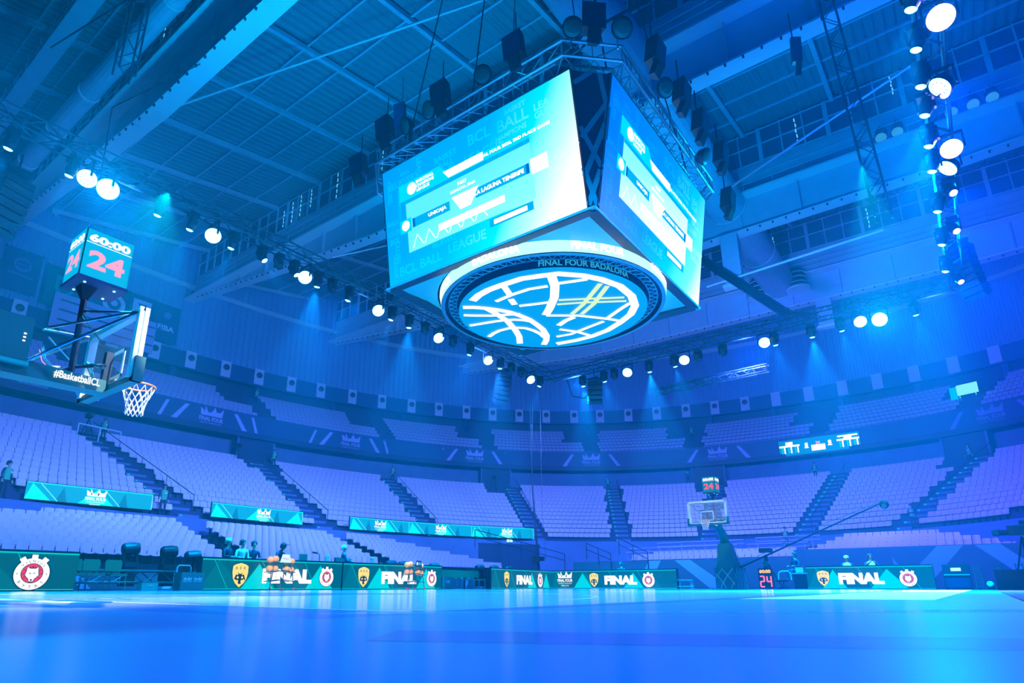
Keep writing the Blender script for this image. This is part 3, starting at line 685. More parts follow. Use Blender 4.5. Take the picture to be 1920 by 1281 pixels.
sides = [((0, -1), (1, 0), 'left'), ((1, 0), (0, 1), 'right'), ((0, 1), (-1, 0), 'back'), ((-1, 0), (0, -1), 'back')]
WORDS = [('BELIEVERS', .7, 3.35, .22, 0), ('BALL', .8, 3.62, .14, 0), ('BCL', 3.45, 3.52, .36, 0), ('BALL', 4.5, 3.45, .36, 0), ('BASKET', 4.6, 3.78, .16, 0), ('BASKET', 2.3, 3.45, .2, 0), ('BALL', 2.3, 3.2, .2, 0), ('CLUBS', 2.3, 2.98, .18, 0),
         ('LEAGUE', 3.55, 2.95, .3, 0), ('CHAMPIONS', 4.35, 3.1, .16, 0), ('CLUBS', .16, 3.2, .2, 1), ('CLUBS', .32, 1.05, .2, 1), ('LEAGUE', 1.35, 3.4, .2, 1), ('BALL', .22, 2.1, .17, 0), ('CLUBS', .25, 1.75, .15, 0), ('BCL', .25, 1.45, .2, 0),
         ('BCL', .65, .35, .32, 0), ('BALL', 1.5, .35, .3, 0), ('LEAGUE', 2.75, .45, .3, 0), ('LEA', 5.35, 3.45, .22, 0), ('GUE', 5.35, 3.2, .2, 0), ('BCL', 5.55, 2.7, .3, 0), ('CLUBS', 5.3, 2.35, .2, 0), ('BASKET', 5.75, 1.75, .22, 0), ('BALL', 5.6, 1.45, .22, 0), ('CHAMPIONS', .5, 2.6, .14, 1), ('LEAGUE', .18, .6, .16, 1), ('BELIEVERS', 2.0, .75, .16, 0)]
for (nx, ny), (rx, ry), sn in sides:
    n = Vector((nx, ny, 0)); r = Vector((rx, ry, 0)); base = Vector((JX, JY, Z0))+n*3.72
    up = (UP*SH+n*TL_).normalized(); H = sqrt(SH*SH+TL_*TL_); fr = (base-r*SW+n*.10, r, up); nn = r.cross(up)
    g = MB(); P = [base+r*s*(SW+.05)+up*h-nn*dd for s in (-1, 1) for h in (-.06, H+.05) for dd in (-.08, .25)]
    g.add(P, [(0, 1, 3, 2), (4, 6, 7, 5), (0, 4, 5, 1), (2, 3, 7, 6), (0, 2, 6, 4), (1, 5, 7, 3)], 'black'); g.build('screen_case', root)
    # picture: mesh in screen metres, kept in its own coordinates so that the picture's colours run over it
    sc_m = MB(); sc_m.rect(((Vector((0, 0, 0)), Vector((1, 0, 0)), Vector((0, 1, 0)))), 0, 0, 2*SW, H, 'scr_mid')
    g = MB(); g.rect(fr, 0, 0, 2*SW, H, 'screen_left' if sn == 'left' or sn == 'back' else 'screen_right', .006)
    wm = 'words_left' if sn != 'right' else 'words_right'
    for t, x, y, h, ro in WORDS: g.text(fr, t, x*1.15+.1, y*H/4.0, h, wm, off=.010, bold=.02, rot=-pi/2 if ro else 0)
    scr = g.build('video_screen', root)
    # the match-up panel
    X0, X1, W = .85, 5.75, 4.9; g = MB()
    Y0, Y1 = .85, 3.05
    g.rect(fr, X0+.1, Y0, X1, Y1-.35, 'panel_grad', .014)
    g.poly(fr, [(X0-.15, Y1-.42), (X1, Y1-.42), (X1, Y1-.15), (X0+1.9, Y1-.15), (X0+1.6, Y1+.15), (X0-.15, Y1+.15)], 'scr_cyan', .018)
    g.rect(fr, X0+.1, Y1-.55, X1, Y1-.42, 'scr_mid', .020)
    g.poly(fr, [(X0+1.95, Y1-.38), (X0+3.3, Y1-.38), (X0+3.3, Y1-.12), (X0+1.75, Y1-.12)], 'scr_white', .022)
    g.text(fr, 'BASKETBALL', X0+1.0, Y1+.02, .11, 'scr_white', .75, .024, .04); g.text(fr, 'CHAMPIONS', X0+1.0, Y1-.12, .11, 'scr_white', .75, .024, .04); g.text(fr, 'LEAGUE', X0+.9, Y1-.26, .11, 'scr_white', .55, .024, .04); g.disc(fr, X0+.42, Y1-.12, .2, 'scr_white', .024, 18)
    g.text(fr, 'FINAL FOUR 2026, 3RD PLACE GAME', X0+4.35, Y1-.27, .12, 'scr_white', 2.5, .024, .05)
    g.rect(fr, X0+.35, 1.62, X0+1.9, 1.92, 'scr_mid', .020); g.rect(fr, X0+2.9, 1.62, X1-.1, 1.92, 'scr_mid', .020)
    g.rect(fr, X0+.35, 1.62, X0+.45, 1.92, 'scr_deep', .022); g.rect(fr, X1-.2, 1.62, X1-.1, 1.92, 'scr_deep', .022)
    g.rect(fr, X0-.2, 1.55, X0+.3, 2.0, 'scr_cyan', .022); g.disc(fr, X0+.05, 1.78, .17, 'scr_white', .026, 14); g.rect(fr, X1-.05, 1.55, X1+.5, 2.0, 'scr_white', .022)
    g.text(fr, 'UNICAJA', X0+1.4, 1.77, .15, 'scr_white', .75, .026, .05); g.text(fr, 'LA LAGUNA TENERIFE', X0+3.75, 1.77, .14, 'scr_white', 1.75, .026, .05)
    g.text(fr, '9 MAY', X0+2.45, 2.32, .12, 'scr_white', .36, .026, .05); g.text(fr, 'BADALONA, SPAIN', X0+2.45, 2.14, .11, 'scr_white', .95, .026, .04)
    g.poly(fr, [(X0+2.3, 1.5), (X0+2.7, 1.5), (X0+3.05, 1.98), (X0+2.0, 1.98)], 'scr_white', .026)
    for a in range(6): g.strip(fr, [(X0+.3+a*.5, .95), (X0+.5+a*.5, 1.35), (X0+.75+a*.5, .95)], .035, 'scr_white', .018)
    g.rect(fr, X0+1.4, 1.12, X0+3.9, 1.34, 'scr_white', .022); g.rect(fr, X0+3.3, .55, X0+4.8, .80, 'scr_mid', .016); g.rect(fr, X0+3.45, .60, X0+4.6, .74, 'scr_white', .020)
    g.build('score_panel', scr)
# corner wedges of dark cloth with a pale lattice pattern
for sx, sy in ((1, -1), (1, 1), (-1, 1), (-1, -1)):
    a0 = Vector((JX+sx*SW, JY+sy*3.80, Z0)); b0 = Vector((JX+sx*3.80, JY+sy*SW, Z0)); a1 = a0+Vector((0, sy*TL_, SH)); b1 = b0+Vector((sx*TL_, 0, SH))
    if (sx*sy) < 0: L0, R0, L1, R1 = (a0, b0, a1, b1)
    else: L0, R0, L1, R1 = (b0, a0, b1, a1)
    if (sx, sy) in ((1, 1), (-1, -1)): pass
    g = MB(); g.add([L0, R0, R1, L1], [(0, 1, 2, 3)], 'navy'); out = Vector((sx, sy, 0)).normalized()*.02
    def W_(u, v): return (L0*(1-u)+R0*u)*(1-v)+(L1*(1-u)+R1*u)*v+out
    for (u0, v0), (u1, v1) in (((.1, .02), (.9, .28)), ((.9, .02), (.05, .28)), ((.05, .22), (.95, .62)), ((.95, .30), (.1, .58)), ((.1, .5), (.95, .78)), ((.05, .9), (.5, 1.0)), ((.7, 1), (.98, .72)), ((.98, .5), (.98, .75))):
        p, q = W_(u0, v0), W_(u1, v1); d = (q-p).normalized(); s_ = d.cross(out.normalized())*.07; g.add([p-s_, q-s_, q+s_, p+s_], [(0, 1, 2, 3)], 'steel')
    g.build('corner_panel', root)
# cloth underside with the round opening
g = MB(); n = 48; V = []; 
for i in range(n+1):
    t = 2*pi*i/n; c, s = cos(t), sin(t); k = 3.78/max(abs(c), abs(s))
    V += [(JX+c*k, JY+s*k, Z0-.02), (JX+c*(3.78+(k-3.78)*.5), JY+s*(3.78+(k-3.78)*.5), Z0+.06+.03*sin(9*t)), (JX+c*3.72, JY+s*3.72, Z0-.02)]
F = []
for i in range(n): F += [(3*i, 3*i+1, 3*i+4, 3*i+3), (3*i+1, 3*i+2, 3*i+5, 3*i+4)]
g.add(V, F, 'fabric_under'); g.build('underside_cloth', root, smooth=True)
g = MB()
for sx in (-1, 1): g.box((JX+sx*3.8, JY, Z0-.03), (.05, 7.6, .05), 'flange'); g.box((JX, JY+sx*3.8, Z0-.03), (7.6, .05, .05), 'flange')
g.build('bottom_trim', root)
# LED ring
def cyl_pt(r, a, z): return Vector((JX+.05+r*cos(a), JY+.12+r*sin(a), z))
g = MB(); n = 96; R_ = 3.70
for z0, z1, m in ((9.03, 9.06, 'black'), (9.06, 9.46, 'ring_pale'), (9.46, 9.50, 'black')):
    V = [cyl_pt(R_+(z-9.03)*.15, 2*pi*i/n, z) for i in range(n+1) for z in (z0, z1)]; g.add(V, [(2*i, 2*i+2, 2*i+3, 2*i+1) for i in range(n)], m)
V = [cyl_pt(R_-.12, 2*pi*i/n, z) for i in range(n+1) for z in (9.03, 9.5)]; g.add(V, [(2*i+1, 2*i+3, 2*i+2, 2*i) for i in range(n)], 'black')
V = [cyl_pt(r, 2*pi*i/n, 9.03) for i in range(n+1) for r in (R_-.12, R_)]; g.add(V, [(2*i, 2*i+2, 2*i+3, 2*i+1) for i in range(n)], 'bright_truss')
ringo = g.build('led_ring', root)
def ring_text(g, t, r, z, h, a_c, mt, tilt=.15, kx=1.0, bold=.03):
    V, F, bw, bh = text_geo(t, bold); k = h/bh; out = []
    for x, y in V:
        a = a_c+x*k*kx/r; zz = z+y*k; out.append(cyl_pt(r+(zz-9.03)*tilt+.012, a, zz))
    g.add(out, F, mt)
for i in range(4):
    a = radians(-62+90*i)
    g = MB(); ring_text(g, 'FINAL FOUR', R_, 9.26, .24, a+radians(25), 'scr_white', bold=.06); g.build('ring_lettering', ringo)
    g = MB(); ring_text(g, 'BADALONA', R_, 9.26, .24, a-radians(22), 'scr_white', bold=.06); g.build('ring_lettering', ringo)
# ring truss underside
g = MB()
for rr, zz in ((3.45, 9.12), (3.2, 9.12), (3.3, 9.4)): g.tube([cyl_pt(rr, 2*pi*i/48, zz) for i in range(49)], .025, 'bright_truss', 5, cap=False)
for i in range(72):
    a = 2*pi*i/72; b_ = 2*pi*(i+.5)/72; g.tube([cyl_pt(3.45, a, 9.12), cyl_pt(3.2, b_, 9.12)], .012, 'bright_truss', 4); g.tube([cyl_pt(3.2, b_, 9.12), cyl_pt(3.45, 2*pi*(i+1)/72, 9.12)], .012, 'bright_truss', 4)
V = [cyl_pt(r, 2*pi*i/n, 9.2) for i in range(n+1) for r in (3.1, R_)]; g.add(V, [(2*i, 2*i+2, 2*i+3, 2*i+1) for i in range(n)], 'navy')
g.build('ring_truss', root)
# round logo drum
g = MB(); V = [cyl_pt(3.12, 2*pi*i/n, z) for i in range(n+1) for z in (8.9, 9.2)]; g.add(V, [(2*i, 2*i+2, 2*i+3, 2*i+1) for i in range(n)], 'navy')
g.add([cyl_pt(3.12, 2*pi*i/n, 8.9) for i in range(n)], [tuple(range(n-1, -1, -1))], 'disc_blue'); drum = g.build('logo_drum', root)
g = MB(); V, F, bw, bh = text_geo('FINAL FOUR BADALONA', .03); k = .2/bh; g.add([cyl_pt(3.13, radians(-38)+x*k/3.12, 9.05+y*k) for x, y in V], F, 'drum_text'); g.build('drum_lettering', drum)
DL = [(0,0.26,[(-1.12, -2.64), (-0.73, -2.82), (-0.28, -2.92), (0.19, -2.93), (0.92, -2.9), (1.49, -2.69), (1.91, -2.51), (2.41, -1.99), (2.72, -1.47), (2.96, -0.76), (2.96, 0.06), (2.74, 0.77), (2.35, 1.28), (1.75, 1.69), (1.13, 2.01), (0.43, 2.16), (-0.16, 2.15), (-0.92, 2.01)]),
(0,0.27,[(1.7, -2.53), (1.44, -1.92), (1.04, -1.31), (0.5, -0.72), (0.12, -0.37)]), (0,0.16,[(1.56, -2.03), (1.98, -1.87), (2.42, -1.72)]), (0,0.15,[(-0.57, -2.16), (0.1, -2.24), (0.72, -2.23), (1.27, -2.05)]),
(0,0.2,[(0.28, -2.96), (0.05, -2.27)]), (0,0.2,[(-0.1, -2.02), (-0.23, -1.62)]), (0,0.15,[(-0.17, -1.46), (0.26, -1.28), (0.74, -1.1)]), (0,0.15,[(0.12, -0.33), (0.94, 0.3), (1.59, 1.13), (1.89, 1.61)]),
(0,0.2,[(0.79, 0.33), (0.41, 0.41), (0.01, 0.61)]), (0,0.15,[(1.61, 1.08), (2.23, 0.72), (2.71, 0.47)]), (0,0.15,[(-0.13, 0.91), (0.24, 1.46), (0.46, 2.11)]), (0,0.15,[(-0.56, 1.41), (-0.04, 1.52), (0.72, 1.36), (1.4, 1.23)]),
(0,0.22,[(-1.65, -2.47), (-1.37, -2.26), (-1.13, -2.0), (-0.89, -1.67), (-0.68, -1.28), (-0.56, -0.83), (-0.5, -0.42), (-0.53, 0.07), (-0.59, 0.55), (-0.78, 1.1), (-1.03, 1.47), (-1.33, 1.77)]),
(0,0.16,[(-2.01, -2.0), (-1.7, -1.73), (-1.32, -1.43), (-0.93, -1.21), (-0.48, -0.95)]), (0,0.22,[(-1.11, -2.02), (-1.09, -1.53), (-1.14, -0.78), (-1.39, 0.07), (-1.61, 0.6), (-1.96, 1.14)]),
(0,0.16,[(-2.39, -1.23), (-1.93, -1.11), (-1.5, -0.99), (-1.18, -0.87), (-0.89, -0.71), (-0.66, -0.47), (-0.49, -0.15)]), (0,0.16,[(-2.47, -0.06), (-2.12, -0.21), (-1.83, -0.27), (-1.48, -0.24), (-1.21, -0.12), (-1.0, 0.1), (-0.89, 0.46), (-0.87, 0.82), (-0.93, 1.19)]),
(1,0.16,[(0.85, 0.07), (1.47, -0.32), (2.6, -1.27)]), (1,0.16,[(1.1, 0.27), (1.79, -0.18), (2.69, -1.01)]), (1,0.13,[(1.05, -1.08), (1.75, -0.65), (2.75, -0.01)]), (1,0.13,[(0.85, -0.85), (1.56, -0.47), (2.69, 0.26)])]
c0 = cyl_pt(0, 0, 8.9); frd = (c0, Vector((-1, 0, 0)), Vector((0, 1, 0)))   # seen from below: right x up = down
g = MB()
for j, (yel, w, pts) in enumerate(DL):
    g.strip(frd, [(-(x-.35)*1.03, (y+.35)*1.03) for x, y in pts], w*1.03, 'disc_yellow' if yel else 'scr_white', .012+.0008*j)
g.build('ball_logo', drum)
# octagonal truss on top
pts = []
def octa(k, z, ch=1.15): return [Vector((JX+x*k, JY+y*k, z)) for x, y in ((1, -(1-ch/k)), (1, 1-ch/k), (1-ch/k, 1), (-(1-ch/k), 1), (-1, 1-ch/k), (-1, -(1-ch/k)), (-(1-ch/k), -1), (1-ch/k, -1))]
for kk, z in ((4.75, 13.55), (4.75, 14.05), (4.2, 13.55), (4.2, 14.05)):
    P = octa(kk, z); g = MB(); g.tube(P+[P[0]], .05, 'bright_truss', 6, cap=False); g.build('truss_chord', root)
g = MB()
A, B, C_, D_ = octa(4.75, 13.55), octa(4.75, 14.05), octa(4.2, 13.55), octa(4.2, 14.05)
for i in range(8):
    L = (A[(i+1) % 8]-A[i]).length; m = max(2, int(L/.55))
    for q in range(m):
        f0, f1 = q/m, (q+1)/m; l = lambda S, f: S[i]*(1-f)+S[(i+1) % 8]*f
        up_ = q % 2
        g.tube([l(A if up_ else B, f0), l(B if up_ else A, f1)], .018, 'bright_truss', 4); g.tube([l(A, f0), l(C_, f1)], .018, 'bright_truss', 4)
        g.tube([l(A, f0), l(B, f0)], .015, 'bright_truss', 4); g.tube([l(A, f1), l(C_, f1)], .015, 'bright_truss', 4); g.tube([l(D_, f0), l(B, f1)], .015, 'bright_truss', 4)
g.build('truss_lattice', root)
g = MB()
for x, y in ((4.1, -3.2), (4.1, 3.2), (-4.1, 3.2), (-4.1, -3.2), (0, -4.2), (0, 4.2)):
    g.tube([(JX+x, JY+y, 14.05), (JX+x*.6, JY+y*.6, 27)], .025, 'black_metal', 5)
g.build('hoist_chains', root)
# loudspeakers and horn lamps round the truss
def speaker(p, yaw, label, group, tilt=.15, s=.72, wk=1.0):
    p = (p[0], p[1], p[2]-.25)
    r = thing('loudspeaker', label, 'loudspeaker', p, group); g = MB(); w, d, h = .42*s*wk, .5*s*wk, .95*s
    for q in (0, 1):
        Rm = Matrix.Rotation(yaw, 3, 'Z') @ Matrix.Rotation(tilt+.30*q, 3, 'X'); g2 = MB()
        P = [Vector(v) for v in ((-w, -d/2, -h/2), (w, -d/2, -h/2), (w*.7, d/2, -h/2), (-w*.7, d/2, -h/2), (-w, -d/2, h/2), (w, -d/2, h/2), (w*.7, d/2, h/2), (-w*.7, d/2, h/2))]
        if q: P = [v*.55 for v in P]
        c = Vector(p)+Vector((0, 0, .45*s-q*.72*s))+Rm @ Vector((0, -.05, 0))
        g2.add([c+Rm @ v for v in P], [(3, 2, 1, 0), (4, 5, 6, 7), (0, 1, 5, 4), (1, 2, 6, 5), (2, 3, 7, 6), (3, 0, 4, 7)], 'black'); g2.build('cabinet' if not q else 'lower_cabinet', r)
        if not q:
            g3 = MB(); g3.add([c+Rm @ Vector(v) for v in ((-w*.93, -d/2-.015, -h*.47), (w*.93, -d/2-.015, -h*.47), (w*.93, -d/2-.015, h*.47), (-w*.93, -d/2-.015, h*.47))], [(0, 1, 2, 3)], 'navy'); g3.build('grille', r)
    g = MB(); g.tube([(p[0], p[1], p[2]+.9*s), (p[0], p[1], p[2]+2.2*s)], .02, 'black_metal', 4); g.build('hanging_cable', r)
    return r
def horn(p, label):
    r = thing('horn_lamp', label, 'floodlight', p, 'round horn lamps on the scoreboard truss'); g = MB()
    dv = (Vector((p[0]-JX, p[1]-JY, 0)).normalized()+Vector((0, 0, -.5))).normalized()
    g.lathe([(.06, -.26), (.18, -.18), (.26, -.02), (.28, .08)], p, 'black_metal', 18, dv); g.build('reflector', r)
    g = MB(); g.lathe([(.25, .08), (.17, .13), (.01, .15)], p, 'green_pad', 18, dv); g.build('glass', r)
    g = MB(); g.tube([Vector(p)-dv*.3, Vector(p)-dv*.3+Vector((0, 0, -.5))], .025, 'bright_truss', 5); g.build('bracket', r)
spk = [((-4.25, -5.15, 13.35), 0, 'black loudspeaker at the lower left corner of the scoreboard truss'), ((-3.0, -5.2, 14.15), 0, 'leftmost upright black loudspeaker above the left screen'), ((-.6, -5.2, 14.15), 0, 'middle black loudspeaker above the left screen'),
       ((2.1, -5.2, 14.2), 0, 'black loudspeaker above the left screen nearest its right end'), ((4.4, -5.2, 13.6), pi/4, 'black loudspeaker at the near corner of the scoreboard truss'), ((5.2, -3.3, 13.6), pi/2, 'topmost black loudspeaker beside the right screen'),
       ((5.2, -1.4, 13.7), pi/2, 'second black loudspeaker down the right side truss'), ((5.2, .1, 13.7), pi/2, 'third black loudspeaker down the right side truss'), ((5.2, 2.1, 13.8), pi/2, 'fourth black loudspeaker down the right side truss'), ((5.0, 3.1, 12.7), pi/2, 'lowest black loudspeaker at the right corner of the scoreboard')]
for p, yw, lb in spk: speaker(p, yw, lb, 'loudspeakers round the scoreboard')
for p, w in (((-2.3, -5.0, 14.15), 'first from the left above the left screen'), ((-1.3, -5.0, 14.2), 'second from the left above the left screen'), ((.8, -5.0, 14.3), 'between the loudspeakers above the left screen'), ((3.75, -5.0, 14.05), 'left of the near corner loudspeaker'), ((4.95, -4.7, 13.5), 'right of the near corner loudspeaker'), ((5.1, -2.4, 13.3), 'beside the upper right screen edge'), ((5.1, .7, 13.0), 'beside the middle of the right truss')):
    horn(p, 'round dark horn lamp, '+w)
# loudspeakers hung on their own from the roof
speaker((-8.0, 0, 20.6), .3, 'black loudspeaker hanging alone left of the scoreboard under the ribbed roof', 'lone hanging loudspeakers', s=1.35, wk=.5)
speaker((7.7, 4, 18.0), .6, 'slim black loudspeaker hanging alone upper right of the scoreboard', 'lone hanging loudspeakers', s=1.0, wk=.42)
speaker((4.4, -4.6, 16.4), .5, 'black loudspeaker hanging above the scoreboard at the top edge', 'lone hanging loudspeakers', s=1.0)

# ------------------------------------------------------------------ lighting rig
def truss_run(p, q, label, s=.50, mt='truss', drop=True):
    p = Vector(p); q = Vector(q); d = (q-p).normalized(); side = d.cross(UP).normalized()*s/2; L = (q-p).length
    if abs(d.z) > .9: side = Vector((s/2, 0, 0)); upv = Vector((0, s/2, 0))
    else: upv = UP*s/2
    r = thing('lighting_truss', label, 'truss', tuple((p+q)/2), 'lighting trusses')
    cs = [side+upv, -side+upv, -side-upv, side-upv]
    for c in cs: g = MB(); g.tube([p+c, q+c], .04, mt, 6); g.build('truss_chord', r)
    g = MB(); m = int(L/(s*1.25))
    for i in range(m):
        a = p+d*L*i/m; b = p+d*L*(i+1)/m
        for j in range(4): g.tube([a+cs[j], b+cs[(j+1) % 4]] if (i+j) % 2 else [a+cs[(j+1) % 4], b+cs[j]], .02, mt, 4)
    g.build('lattice', r); return r
truss_run((-10, -15.5, 12.95), (-10, 15.6, 12.95), 'long dark lighting truss running down the left side of the court')
truss_run((-10, 15.5, 12.85), (11, 15.5, 12.85), 'dark lighting truss across the far end of the court')
truss_run((11, 15.5, 12.85), (11, -8, 12.85), 'dark lighting truss running overhead down the right side')
truss_run((-3.7, 16.8, 10.95), (2.73, 16.5, 11.0), 'short greenish truss hanging below the far lighting truss', .36)
truss_run((9.15, 8, 13.0), (8.65, 8, 25.5), 'tall vertical lattice truss hanging at upper right', .5)
truss_run((-13.8, -9.5, 19.5), (-13.8, -9.5, 23.5), 'short vertical lattice truss hanging at the top left edge', .6)
def moving_head(p, aim, label, lit='lens', group='small moving head lights on the rig', power=0, color=CY, ang=40, s=1.0):
    p = Vector(p); r = thing('moving_head_light', label, 'stage light', tuple(p), group); a = (Vector(aim)-p).normalized()
    g = MB(); g.box(p+Vector((0, 0, .50*s)), (.34*s, .30*s, .14*s), 'black'); g.build('base', r)
    for sx in (-1, 1): g = MB(); g.box(p+Vector((sx*.19*s, 0, .28*s)), (.05*s, .14*s, .42*s), 'black'); g.build('yoke_arm', r)
    g = MB(); g.lathe([(.10*s, -.28*s), (.15*s, -.22*s), (.16*s, .05*s), (.12*s, .16*s), (.12*s, .20*s)], p+UP*.14*s, 'black', 14, a); hd = g.build('head', r)
    if lit: g = MB(); g.lathe([(.115*s, 0), (.08*s, .03*s), (.01, .04*s)], p+UP*.14*s+a*.205*s, lit, 14, a); g.build('lens', r)
    if power: lamp('SPOT', tuple(p+UP*.14*s+a*.32*s), power, color, .06, tuple(p+a*10), ang, .5, parent=r)
    return r
def wash(p, aim, label, lit='lens_wash', power=0, color=CY, s=1.0, ang=80):
    p = Vector(p); r = thing('wash_light', label, 'stage light', tuple(p), 'round wash lights on the rig'); a = (Vector(aim)-p).normalized()
    g = MB(); g.lathe([(.12*s, -.2*s), (.26*s, -.12*s), (.28*s, .05*s)], p, 'black', 20, a); g.build('housing', r)
    g = MB(); g.lathe([(.27*s, 0), (.26*s, .02*s), (.01, .03*s)], p+a*.05*s, lit, 20, a); ln = g.build('lens', r)
    if lit == 'lens_wash':                       # dark gaps between the LED cells
        g = MB(); e1 = a.orthogonal().normalized(); e2 = a.cross(e1)
        for i in range(10):
            t = 2*pi*i/10; c = p+a*.088*s+(e1*cos(t)+e2*sin(t))*.17*s; g.lathe([(.018*s, 0), (.01*s, .01*s)], c, 'black', 5, a)
        g.build('cell_gaps', ln)
    for sx in (-1, 1): g = MB(); g.box(p+Vector((sx*.31*s, 0, .2*s)), (.04*s, .06*s, .5*s), 'black'); g.build('yoke_arm', r)
    g = MB(); g.box(p+Vector((0, 0, .46*s)), (.66*s, .08*s, .06*s), 'black'); g.build('yoke_bar', r)
    if power: lamp('SPOT', tuple(p+a*.2*s), power, color, .12, tuple(p+a*10), ang, .5, parent=r)
    return r
NUM = ['first', 'second', 'third', 'fourth', 'fifth', 'sixth', 'seventh', 'eighth', 'ninth', 'tenth', 'eleventh', 'twelfth', 'thirteenth', 'fourteenth', 'fifteenth', 'sixteenth', 'seventeenth']
ZL = 12.05
CAMA = (9.76, -16.33, .2)
m_i = w_i = 0
for y, kind in ((-12.95, 'm'), (-11.42, 'm'), (-10.98, 'w'), (-8.79, 'm'), (-7.69, 'm'), (-6.9, 'w'), (-6.14, 'm'), (-4.94, 't'), (-4.2, 'o'), (-3.5, 't'), (-2.97, 'w'), (-2.33, 'b'), (-1.6, 'o'), (-.67, 'm'), (1.01, 'w'), (1.88, 'm'), (3.01, 'b'), (4.1, 'o'), (5.09, 'w'), (6.2, 'o'), (7.63, 'm'), (9.18, 'w'), (10.31, 'b'), (11.4, 'o'), (12.4, 'o'), (13.4, 'w'), (14.46, 'm')):
    if kind == 'w': wash((-10, y, ZL+.1), (2, y-5, 0), 'round bright wash light, %s along the left truss' % NUM[w_i]); w_i += 1
    else:
        aim = {'o': (-10, y+6, 2), 'm': (-14, y-1, 0), 'b': (-14+ (y > 0)*2, y+1, 0), 't': (-4, y+6, 0)}[kind]
        moving_head((-10, y, ZL), aim, 'small black moving head light, %s along the left truss' % (NUM+['eighteenth', 'nineteenth', 'twentieth'])[m_i], lit=None if kind == 'o' else 'lens', power={'o': 0, 'm': 11000, 'b': 36000, 't': 6000}[kind], s=1.0, ang=48 if kind == 'b' else 36); m_i += 1
m_i = w_i = 0
for x, kind in ((-7.59, 'b'), (-6.16, 'm'), (-5.48, 'o'), (-4.64, 'w'), (-3.3, 'b'), (-1.82, 'm'), (-1.25, 'w'), (-.48, 'o'), (.85, 'o'), (2.94, 'w'), (3.42, 'm'), (5.13, 'b'), (6.4, 'm'), (7.22, 'w'), (9.36, 'm')):
    if kind == 'w': wash((x, 15.5, ZL), (x+4, 0, 0), 'round bright wash light, %s along the far truss' % NUM[w_i]); w_i += 1
    else: moving_head((x, 15.5, ZL-.2), (x+1, 19, 0) if kind != 'b' else (x, 18, 0), 'black moving head light, %s along the far truss' % NUM[m_i], lit=None if kind == 'o' else 'lens', power={'b': 46000, 'm': 13000, 'o': 0}[kind], ang=50); m_i += 1
m_i = w_i = 0
for y, kind in ((13.3, 'v'), (11.68, 'm'), (9.2, 'm'), (8.59, 'v'), (6.6, 'm'), (5.84, 'v'), (4.33, 'w'), (4.01, 'm'), (3.38, 'g'), (2.63, 'b'), (1.14, 'b'), (.7, 'v'), (.4, 'w'), (-.09, 'm'), (-1.47, 'm'), (-1.96, 'g'), (-2.77, 'm')):
    x = 11.05 if kind in 'wvg' else 10.7
    if kind == 'w': wash((x, y, ZL), (0, y-4, 0), 'round bright wash light, %s along the right truss' % NUM[w_i]); w_i += 1
    elif kind == 'g': wash((x+.1, y, ZL), (9.9, y-12, 0), 'large glaring violet-white wash light, %s along the right truss' % NUM[w_i], 'lens_violet', 4000, (.25, .2, 1.0), 1.0, 120); w_i += 1
    else: moving_head((x, y, ZL-.1), (x-4, y+1, 0) if kind != 'v' else (14, y-6, 2), 'black moving head light, %s along the right truss' % NUM[m_i], lit='lens_violet' if kind == 'v' else 'lens', power={'m': 9000, 'b': 26000, 'v': 11000}[kind], color=VI if kind == 'v' else CY, group='moving head lights on the right truss', ang=44 if kind != 'v' else 80); m_i += 1
# the two glaring lamps that look into the lens
for p, lb in (((-10, -10.38, 12.1), 'glaring star-bright lamp at the left end of the left truss'), ((8.0, 15.4, 11.9), 'glaring star-bright lamp at the right end of the far truss')):
    r = wash(p, CAMA, lb, 'lens_big', 14000, (0.0, .55, 1.0), 1.15, 120)
# par cans under the nearest girder and on the girder behind the rig
def par_can(p, aim, label, group, s=1.0):
    p = Vector(p); a = (Vector(aim)-p).normalized(); r = thing('par_can', label, 'stage light', tuple(p), group)
    g = MB(); g.lathe([(.22*s, -.65*s), (.32*s, -.5*s), (.34*s, .35*s)], p, 'black', 14, a); g.build('can', r)
    g = MB(); g.lathe([(.32*s, 0), (.28*s, .05*s), (.01, .07*s)], p+a*.33*s, 'parcan_glass', 14, a); g.build('lens', r)
    g = MB(); g.tube([p, p+UP*.7*s], .04, 'black', 5); g.build('hanger', r)
for i, x in enumerate((-15.0, -16.4, -18.0, -20.0)): par_can((x, -3.3, 28.9), (x+6, -12, 0), 'black spotlight can, %s down from the top beside the nearest girder' % NUM[i], 'spotlight cans by the nearest girder', 1.05)
for i, x in enumerate((9.44, 10.37, 13.3, 14.4, 15.35)): par_can((x, 27.4, 29.3), (x-2, 8, 0), 'round spotlight can, %s from the left on the girder at upper right' % NUM[i], 'spotlight cans on the girder at upper right', 1.1)
# line arrays
def line_array(p, label, n=8, yaw=0.0, s=1.0, lean=.5):
    r = thing('line_array', label, 'loudspeaker', p, 'line array loudspeakers'); x, y, z = p
    for i in range(n):
        k = i/n; g = MB(); Rm = Matrix.Rotation(yaw, 3, 'Z') @ Matrix.Rotation(k*.7, 3, 'X'); c = Vector((x, y, z))+Rm @ Vector((0, 0, 0))+Vector((0, 0, -.25*s*i))+(Matrix.Rotation(yaw, 3, 'Z') @ Vector((0, lean*k*k*s, 0)))
        g.box(c, (.85*s, .5*s, .23*s), 'black', Rm); g.box(c+Rm @ Vector((0, -.26*s, 0)), (.8*s, .02, .06*s), 'black_metal', Rm); g.build('speaker_box', r)
    g = MB(); g.box((x, y, z+.3*s), (.7*s, .6*s, .1*s), 'black_metal'); g.tube([(x, y, z+.3*s), (x, y, z+1.0)], .03, 'black_metal', 5); g.build('flying_frame', r)
